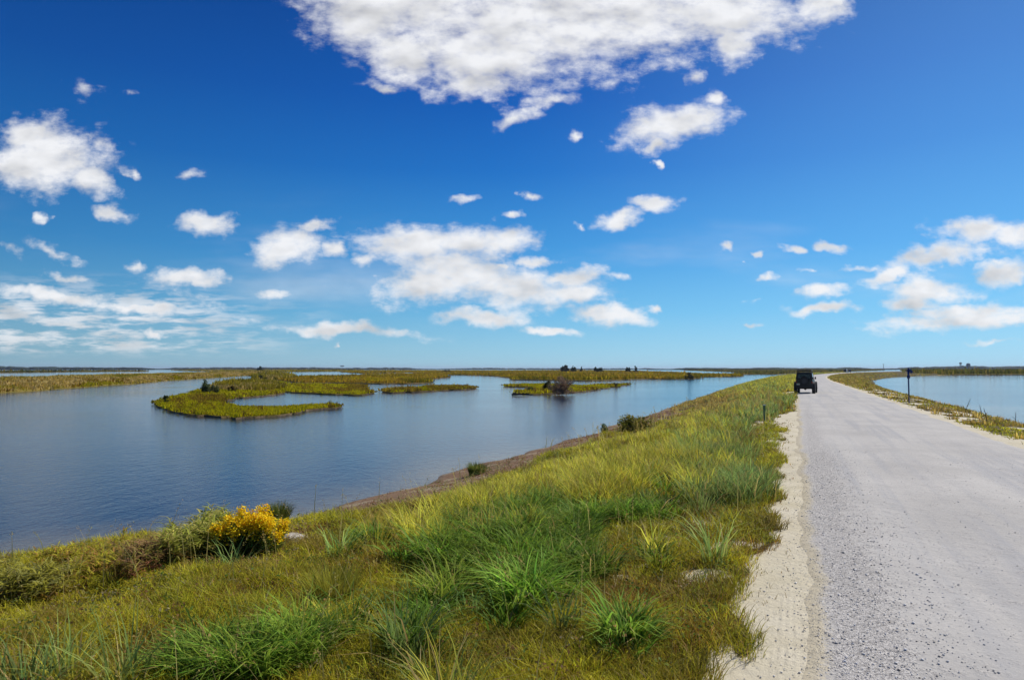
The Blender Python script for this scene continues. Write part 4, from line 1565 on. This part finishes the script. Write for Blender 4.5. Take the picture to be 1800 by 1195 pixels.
# ------------------------------------------------------------------ primitives for built things
def bm_box(bm, x0, x1, y0, y1, z0, z1, bev=0.0, taper=None):
    vs = [bm.verts.new((x, y, z)) for z in (z0, z1) for y in (y0, y1) for x in (x0, x1)]
    if taper:
        cx = (x0 + x1) / 2; cy = (y0 + y1) / 2
        for v in vs[4:]:
            v.co.x = cx + (v.co.x - cx) * taper[0]; v.co.y = cy + (v.co.y - cy) * taper[1]
    fs = [bm.faces.new([vs[k] for k in f]) for f in ((0, 2, 3, 1), (4, 5, 7, 6), (0, 1, 5, 4), (2, 6, 7, 3), (0, 4, 6, 2), (1, 3, 7, 5))]
    if bev:
        es = list({e for f in fs for e in f.edges})
        bmesh.ops.bevel(bm, geom=es, offset=bev, segments=2, affect='EDGES')
    return vs


def bm_cyl(bm, p0, p1, r0, r1=None, seg=20):
    r1 = r0 if r1 is None else r1
    p0 = Vector(p0); p1 = Vector(p1); d = p1 - p0
    mtx = Matrix.Translation((p0 + p1) / 2) @ d.to_track_quat('Z', 'Y').to_matrix().to_4x4()
    bmesh.ops.create_cone(bm, cap_ends=True, segments=seg, radius1=r0, radius2=r1, depth=d.length, matrix=mtx)


def bm_obj(name, bm, mat, parent=None, smooth=False):
    me = bpy.data.meshes.new(name)
    bmesh.ops.recalc_face_normals(bm, faces=bm.faces)
    bm.to_mesh(me); bm.free()
    if smooth:
        for p in me.polygons: p.use_smooth = True
    return add_obj(name, me, mat, parent)


M_BLACK = plain('black_paint', (.012, .012, .014), .30, 0, .5, .1)
M_SOFT = plain('black_soft_plastic', (.014, .014, .015), .65)
M_TYRE = plain('tyre_rubber', (.018, .018, .018), .85)
M_RIM = plain('dark_wheel_metal', (.05, .05, .055), .4, .8)
M_GLASS = plain('tinted_window', (.006, .007, .009), .05, 0, .6)
M_RED = plain('tail_lamp_red', (.22, .008, .008), .2)
M_PLATE = plain('plate_cream', (.5, .48, .36), .5)
M_DUST = plain('dusty_metal', (.10, .085, .06), .8)
M_NAVY = plain('dark_blue_metal', (.012, .030, .13), .4, .2)
M_GREENP = plain('green_paint', (.045, .12, .05), .6)
M_PALE = plain('pale_cap', (.45, .48, .40), .6)
M_WHITE = plain('white_paint', (.75, .75, .73), .6)
M_GREY = plain('weathered_wood', (.20, .18, .16), .9)


# ------------------------------------------------------------------ off-road vehicle, seen from behind
def vehicle():
    px = 1413.5
    Y = CAM_H * F / 43.6
    x = (px - 900) / F * Y
    root = empty('parked_car', (x, Y, .02), -ANG - math.radians(5), 'black boxy off-road vehicle with spare wheel parked at the left edge of the gravel road', 'car')
    root.scale = (.83, .92, .97)
    # local frame: x right, y forward (away from camera), origin between rear wheels at the ground
    bm = bmesh.new()
    # tub with narrower lower sill
    bm_box(bm, -.76, .76, -.55, 2.1, .55, 1.12, .03)
    bm_box(bm, -.70, .70, 2.1, 3.25, .62, 1.12, .04, (.92, 1))       # bonnet
    bm_box(bm, -.60, .60, 3.25, 3.34, .60, 1.06, .02)                 # grille panel
    bm_box(bm, -.68, .68, -.45, 3.1, .45, .56, .0)                    # floor and frame
    bm_obj('body', bm, M_BLACK, root)
    bm = bmesh.new()
    bm_box(bm, -.75, .75, -.54, 1.45, 1.122, 1.74, .05, (.88, .93))   # hard top
    bm_obj('roof', bm, M_SOFT, root)
    bm = bmesh.new()
    bm_box(bm, -.52, .52, -.554, -.515, 1.22, 1.60, .01)
    g_ = bm_obj('rear_window', bm, M_GLASS, root)
    for s in (-1, 1):
        bm = bmesh.new()
        vs = [(s * .742, -.30, 1.20), (s * .742, .60, 1.20), (s * .686, .58, 1.62), (s * .686, -.26, 1.62)]
        for a_, b_ in ((0, .012),):
            f0 = [bm.verts.new(v) for v in vs]; f1 = [bm.verts.new((v[0] + s * .012, v[1], v[2])) for v in vs]
            bm.faces.new(f0); bm.faces.new(f1[::-1])
            for k in range(4): bm.faces.new((f0[k], f0[(k + 1) % 4], f1[(k + 1) % 4], f1[k]))
        bm_obj('side_window', bm, M_GLASS, root)
    bm = bmesh.new()
    fr = [(-.66, 1.56, 1.13), (.66, 1.56, 1.13), (.60, 1.40, 1.66), (-.60, 1.40, 1.66)]
    f0 = [bm.verts.new(v) for v in fr]; f1 = [bm.verts.new((v[0], v[1] + .03, v[2])) for v in fr]
    bm.faces.new(f0); bm.faces.new(f1[::-1])
    for k in range(4): bm.faces.new((f0[k], f0[(k + 1) % 4], f1[(k + 1) % 4], f1[k]))
    bm_obj('windscreen', bm, M_GLASS, root)
    # flared fenders
    for s in (-1, 1):
        for yc in (0., 2.42):
            bm = bmesh.new()
            pts = []
            for k in range(9):
                a_ = math.radians(10 + 160 * k / 8)
                pts.append((yc + .50 * math.cos(a_), .46 + .50 * math.sin(a_) * .95))
            for k in range(8):
                (ya, za), (yb, zb) = pts[k], pts[k + 1]
                q0 = [bm.verts.new((s * xx, yy, zz)) for xx, yy, zz in ((.72, ya, za), (.93, ya, za - .02), (.93, yb, zb - .02), (.72, yb, zb))]
                q1 = [bm.verts.new((v.co.x, v.co.y, v.co.z + .04)) for v in q0]
                bm.faces.new(q0); bm.faces.new(q1[::-1])
                for j in range(4): bm.faces.new((q0[j], q0[(j + 1) % 4], q1[(j + 1) % 4], q1[j]))
            bm_obj('fender', bm, M_SOFT, root)
    # wheels
    def wheel(xc, yc, zc, axis, rr=.405, w=.27, par=root, nm='wheel'):
        h = empty(nm, (xc, yc, zc)); h.parent = par
        e = Vector((1, 0, 0)) if axis == 'x' else Vector((0, 1, 0))
        bm = bmesh.new()
        bm_cyl(bm, -e * w / 2, e * w / 2, rr, seg=40)
        bm_cyl(bm, -e * (w / 2 + .012), e * (w / 2 + .012), rr * .86, seg=40)
        for k in range(36):
            a_ = k * 2 * math.pi / 36
            c_, s_ = math.cos(a_) * (rr + .004), math.sin(a_) * (rr + .004)
            cpt = Vector((0, c_, s_)) if axis == 'x' else Vector((c_, 0, s_))
            off = (w * .22) * (1 if k % 2 else -1)
            cpt = cpt + e * off
            bmesh.ops.create_cube(bm, size=1, matrix=Matrix.Translation(cpt) @ Matrix.Rotation(a_ if axis == 'x' else -a_, 4, 'X' if axis == 'x' else 'Y') @
                                  Matrix.Diagonal((w * .42, .03, .035, 1) if axis == 'x' else (.03, w * .42, .035, 1)))
        bm_obj('tyre', bm, M_TYRE, h)
        bm = bmesh.new()
        bm_cyl(bm, -e * (w / 2 + .02), e * (w / 2 + .02), rr * .55, seg=28)
        bm_cyl(bm, -e * (w / 2 + .035), e * (w / 2 + .035), rr * .18, seg=16)
        bm_obj('rim', bm, M_RIM, h)
    for s in (-1, 1):
        for yc in (0., 2.42):
            wheel(s * .80, yc, .41, 'x')
    wheel(.02, -.70, 1.02, 'y', .39, .25, root, 'spare_wheel')
    bm = bmesh.new(); bm_box(bm, -.72, .72, -.74, -.58, .52, .66, .02)
    bm_obj('rear_bumper', bm, M_SOFT, root)
    bm = bmesh.new(); bm_box(bm, -.72, .72, 3.40, 3.52, .52, .66, .02)
    bm_obj('front_bumper', bm, M_SOFT, root)
    bm = bmesh.new()
    bm_cyl(bm, (-.7, 0, .41), (.7, 0, .41), .045, seg=12)
    bmesh.ops.create_uvsphere(bm, u_segments=14, v_segments=10, radius=.13, matrix=Matrix.Translation((0.05, 0, .41)))
    bm_obj('rear_axle', bm, M_SOFT, root)
    for s in (-1, 1):
        bm = bmesh.new(); bm_box(bm, s * .70 - .05, s * .70 + .05, -.585, -.552, .86, 1.03, .01)
        bm_obj('tail_lamp', bm, M_RED, root)
        bm = bmesh.new(); bm_box(bm, s * .86 - .07, s * .86 + .07, 1.34, 1.42, 1.16, 1.36, .02); bm_box(bm, min(s * .68, s * .80), max(s * .68, s * .80), 1.36, 1.40, 1.18, 1.22)
        bm_obj('side_mirror', bm, M_SOFT, root)
    bm = bmesh.new(); bm_box(bm, -.66, -.38, -.60, -.575, .70, .83, .004)
    bm_obj('licence_plate', bm, M_PLATE, root)
    # low roof rack with bars
    bm = bmesh.new()
    for yy in (-.35, .15, .65, 1.15): bm_cyl(bm, (-.62, yy, 1.82), (.62, yy, 1.82), .02, seg=8)
    for s in (-1, 1):
        bm_cyl(bm, (s * .62, -.42, 1.83), (s * .62, 1.25, 1.83), .028, seg=8)
        bm_cyl(bm, (s * .62, -.42, 1.93), (s * .62, 1.25, 1.93), .020, seg=8)
        for yy in (-.42, .4, 1.25): bm_cyl(bm, (s * .62, yy, 1.70), (s * .62, yy, 1.93), .02, seg=8)
    for zz in (1.83, 1.88, 1.93): bm_cyl(bm, (-.62, -.42, zz), (.62, -.42, zz), .022, seg=8)
    bm_cyl(bm, (-.62, 1.25, 1.93), (.62, 1.25, 1.93), .02, seg=8)
    bm_obj('roof_rack', bm, M_SOFT, root)


vehicle()


# ------------------------------------------------------------------ posts
def ground_point(px, py):
    x, y, z = ground_at(px, py)
    return x, y, z


def scope_pole():
    x, y, z = ground_point(1598, 708)
    k = y / F
    H_ = (708 - 652) * k
    root = empty('metal_pole', (x, y, z), 0, 'dark blue metal pole with a tilted box head beside the right-hand water', 'pole')
    bm = bmesh.new()
    bm_cyl(bm, (0, 0, -.2), (0, 0, H_ * .80), .040, .040, 16)
    bm_cyl(bm, (0, 0, H_ * .80), (0, 0, H_), .052, .060, 16)
    bm_obj('post', bm, M_NAVY, root, True)
    bm = bmesh.new()
    bm_cyl(bm, (0, 0, H_ * .79), (0, 0, H_ * .86), .095, .080, 18)
    bm_cyl(bm, (0, 0, H_ * .76), (0, 0, H_ * .79), .060, .095, 18)
    bm_obj('collar', bm, M_NAVY, root, True)
    bm = bmesh.new()
    bm_cyl(bm, (-.10, 0, H_ + .02), (.16, 0, H_ + .06), .045, .05, 14)
    bm_cyl(bm, (0, 0, H_ - .01), (0, 0, H_ + .05), .05, .05, 14)
    bm_obj('arm', bm, M_NAVY, root)
    bm = bmesh.new()
    bm_box(bm, -.13, .13, -.08, .08, -.075, .075, .02)
    h_ = bm_obj('box_head', bm, M_NAVY, root)
    h_.location = (.12, 0, H_ - .02); h_.rotation_euler = (0, math.radians(52), 0)
    bm = bmesh.new()
    bm_cyl(bm, (-.14, 0, .0), (-.24, 0, .02), .045, .055, 14)
    e_ = bm_obj('eyepiece', bm, M_NAVY, h_)


scope_pole()
x, y, z = ground_point(1344, 747)
H_ = 34 * y / F
root = empty('marker_post', (x, y, z), 0, 'short green marker post in the grass by the sand strip', 'post')
bm = bmesh.new(); bm_box(bm, -.035, .035, -.03, .03, -.1, H_, .006)
bm_obj('post', bm, M_GREENP, root)
bm = bmesh.new(); bm_box(bm, -.055, .055, -.045, .045, H_ + .002, H_ + .035, .006)
bm_obj('cap', bm, M_PALE, root)

# nesting platform on the left marsh
D_ = 620.
x = (601.5 - 900) / F * D_
root = empty('nesting_platform', (x, D_, WATER + .2), 0, 'tiny nesting platform on a tall pole above the left marsh', 'platform')
bm = bmesh.new()
for dx in (-.9, .9): bm_cyl(bm, (dx, 0, -.3), (dx * .8, 0, 5.2), .16, .13, 10)
bm_obj('pole', bm, M_GREY, root)
bm = bmesh.new(); bm_box(bm, -1.7, 1.7, -.9, .9, 5.2, 5.45, .02); bm_box(bm, -1.7, 1.7, .8, .9, 5.45, 5.9, .0)
bm_obj('deck', bm, M_GREY, root)

# water tower and block on the right horizon
D_ = 2400.
def hz(px): return (px - 900) / F * D_
root = empty('water_tower', (hz(1688), D_, WATER), 0, 'tiny round-headed water tower on the right horizon', 'water tower')
bm = bmesh.new()
for a_ in range(4):
    bm_cyl(bm, (4.5 * math.cos(a_ * 1.571 + .8), 4.5 * math.sin(a_ * 1.571 + .8), 0), (2.6 * math.cos(a_ * 1.571 + .8), 2.6 * math.sin(a_ * 1.571 + .8), 20), .6, .5, 8)
bm_cyl(bm, (0, 0, 0), (0, 0, 20), 1.1, 1.1, 12)
bm_obj('leg', bm, M_GREY, root)
bm = bmesh.new(); bmesh.ops.create_uvsphere(bm, u_segments=20, v_segments=12, radius=4.4, matrix=Matrix.Translation((0, 0, 22.5)) @ Matrix.Diagonal((1, 1, .75, 1)))
bm_obj('tank', bm, M_GREY, root, True)
M_TOWERW = plain('grey_blue_concrete', (.12, .13, .15), .8)
root = empty('tower_block', (hz(1701.5), D_, WATER), 0, 'tiny grey tower block beside the water tower on the right horizon', 'building')
bm = bmesh.new(); bm_box(bm, -4.5, 4.5, -5, 5, 0, 20, .1)
bm_obj('wall', bm, M_TOWERW, root)
bm = bmesh.new(); bm_box(bm, -3, 3, -3, 3, 20.01, 22.5, .1)
bm_obj('roof', bm, M_GREY, root)
for r_ in range(6):
    bm = bmesh.new()
    bm_box(bm, -3.8, 3.8, -5.08, -5.01, 2 + r_ * 3, 3.3 + r_ * 3, 0)
    bm_obj('window', bm, M_GLASS, root)
root = empty('mast', (hz(1552.5), D_, WATER), 0, 'thin pale mast on the horizon left of the water channel', 'mast')
bm = bmesh.new(); bm_cyl(bm, (0, 0, 0), (0, 0, 19), .9, .5, 8)
bm_obj('pole', bm, M_GREY, root)
bm = bmesh.new(); bm_box(bm, -1.8, 1.8, -.8, .8, 17.2, 19.4, .1)
bm_obj('head', bm, M_GREY, root)

# far roadside boards and white post
def far_board(px, lab, mat, w, h, post=False):
    D2 = 330.
    x = (px - 900) / F * D2
    u, v = xy2uv(x, D2)
    z = float(height(u, v))
    root = empty('roadside_board' if not post else 'white_post', (x, D2, z), 0, lab, 'board' if not post else 'post')
    if post:
        bm = bmesh.new(); bm_box(bm, -w / 2, w / 2, -.1, .1, -.2, h, .02); bm_obj('post', bm, mat, root)
        bm = bmesh.new(); bm_box(bm, -w / 2 - .05, w / 2 + .05, -.15, .15, h + .003, h + .1, .02); bm_obj('cap', bm, mat, root)
    else:
        for s in (-1, 1):
            bm = bmesh.new(); bm_box(bm, s * w * .42 - .06, s * w * .42 + .06, .06, .18, -.2, h, .01); bm_obj('post', bm, M_GREY, root)
        bm = bmesh.new(); bm_box(bm, -w / 2, w / 2, -.05, .055, h * .35, h * 1.02, .01); bm_obj('panel', bm, mat, root)


far_board(1484.5, 'dark notice board far down the road, left of a white post', M_SOFT, 1.2, 1.7)
far_board(1488, 'white post between two dark boards far down the road', M_WHITE, .5, 1.8, True)
far_board(1493, 'dark notice board far down the road, right of a white post', M_NAVY, 1.1, 1.5)

# driftwood at the left tip of the small island
x, y = on_plane(914, 696.5, WATER + .2)
root = empty('driftwood', (x, y - .4, WATER + .05), 0, 'dark driftwood log with short snags at the left tip of the small island', 'driftwood')
p0 = np.array([[-1.0, 0, .12], [-.5, 0, .15], [-.15, 0, .15], [.3, 0, .2]]); p1 = np.array([[1.1, .1, .22], [-.45, 0, .6], [-.1, .05, .75], [.6, 0, .45]])
veg_obj('log', [stick_set(p0, p1, np.array([.16, .06, .05, .05]), colvar((.05, .045, .04), 4))], M_TWIG, root)


# ------------------------------------------------------------------ air between here and the horizon
bm = bmesh.new()
bm_box(bm, -16000, 16000, -2000, 17500, -4.0, 40.0)
t = NT('thin_haze')
pv = t.new('ShaderNodeVolumePrincipled')
pv.inputs['Color'].default_value = (.72, .84, 1.0, 1)
pv.inputs['Density'].default_value = 0.00006
pv.inputs['Anisotropy'].default_value = 0.2
t.link(pv.outputs[0], t.out.inputs['Volume'])
o = bm_obj('haze', bm, t.mat)
tag(o, 'thin bluish haze in the air over the marsh', 'haze', kind='stuff')
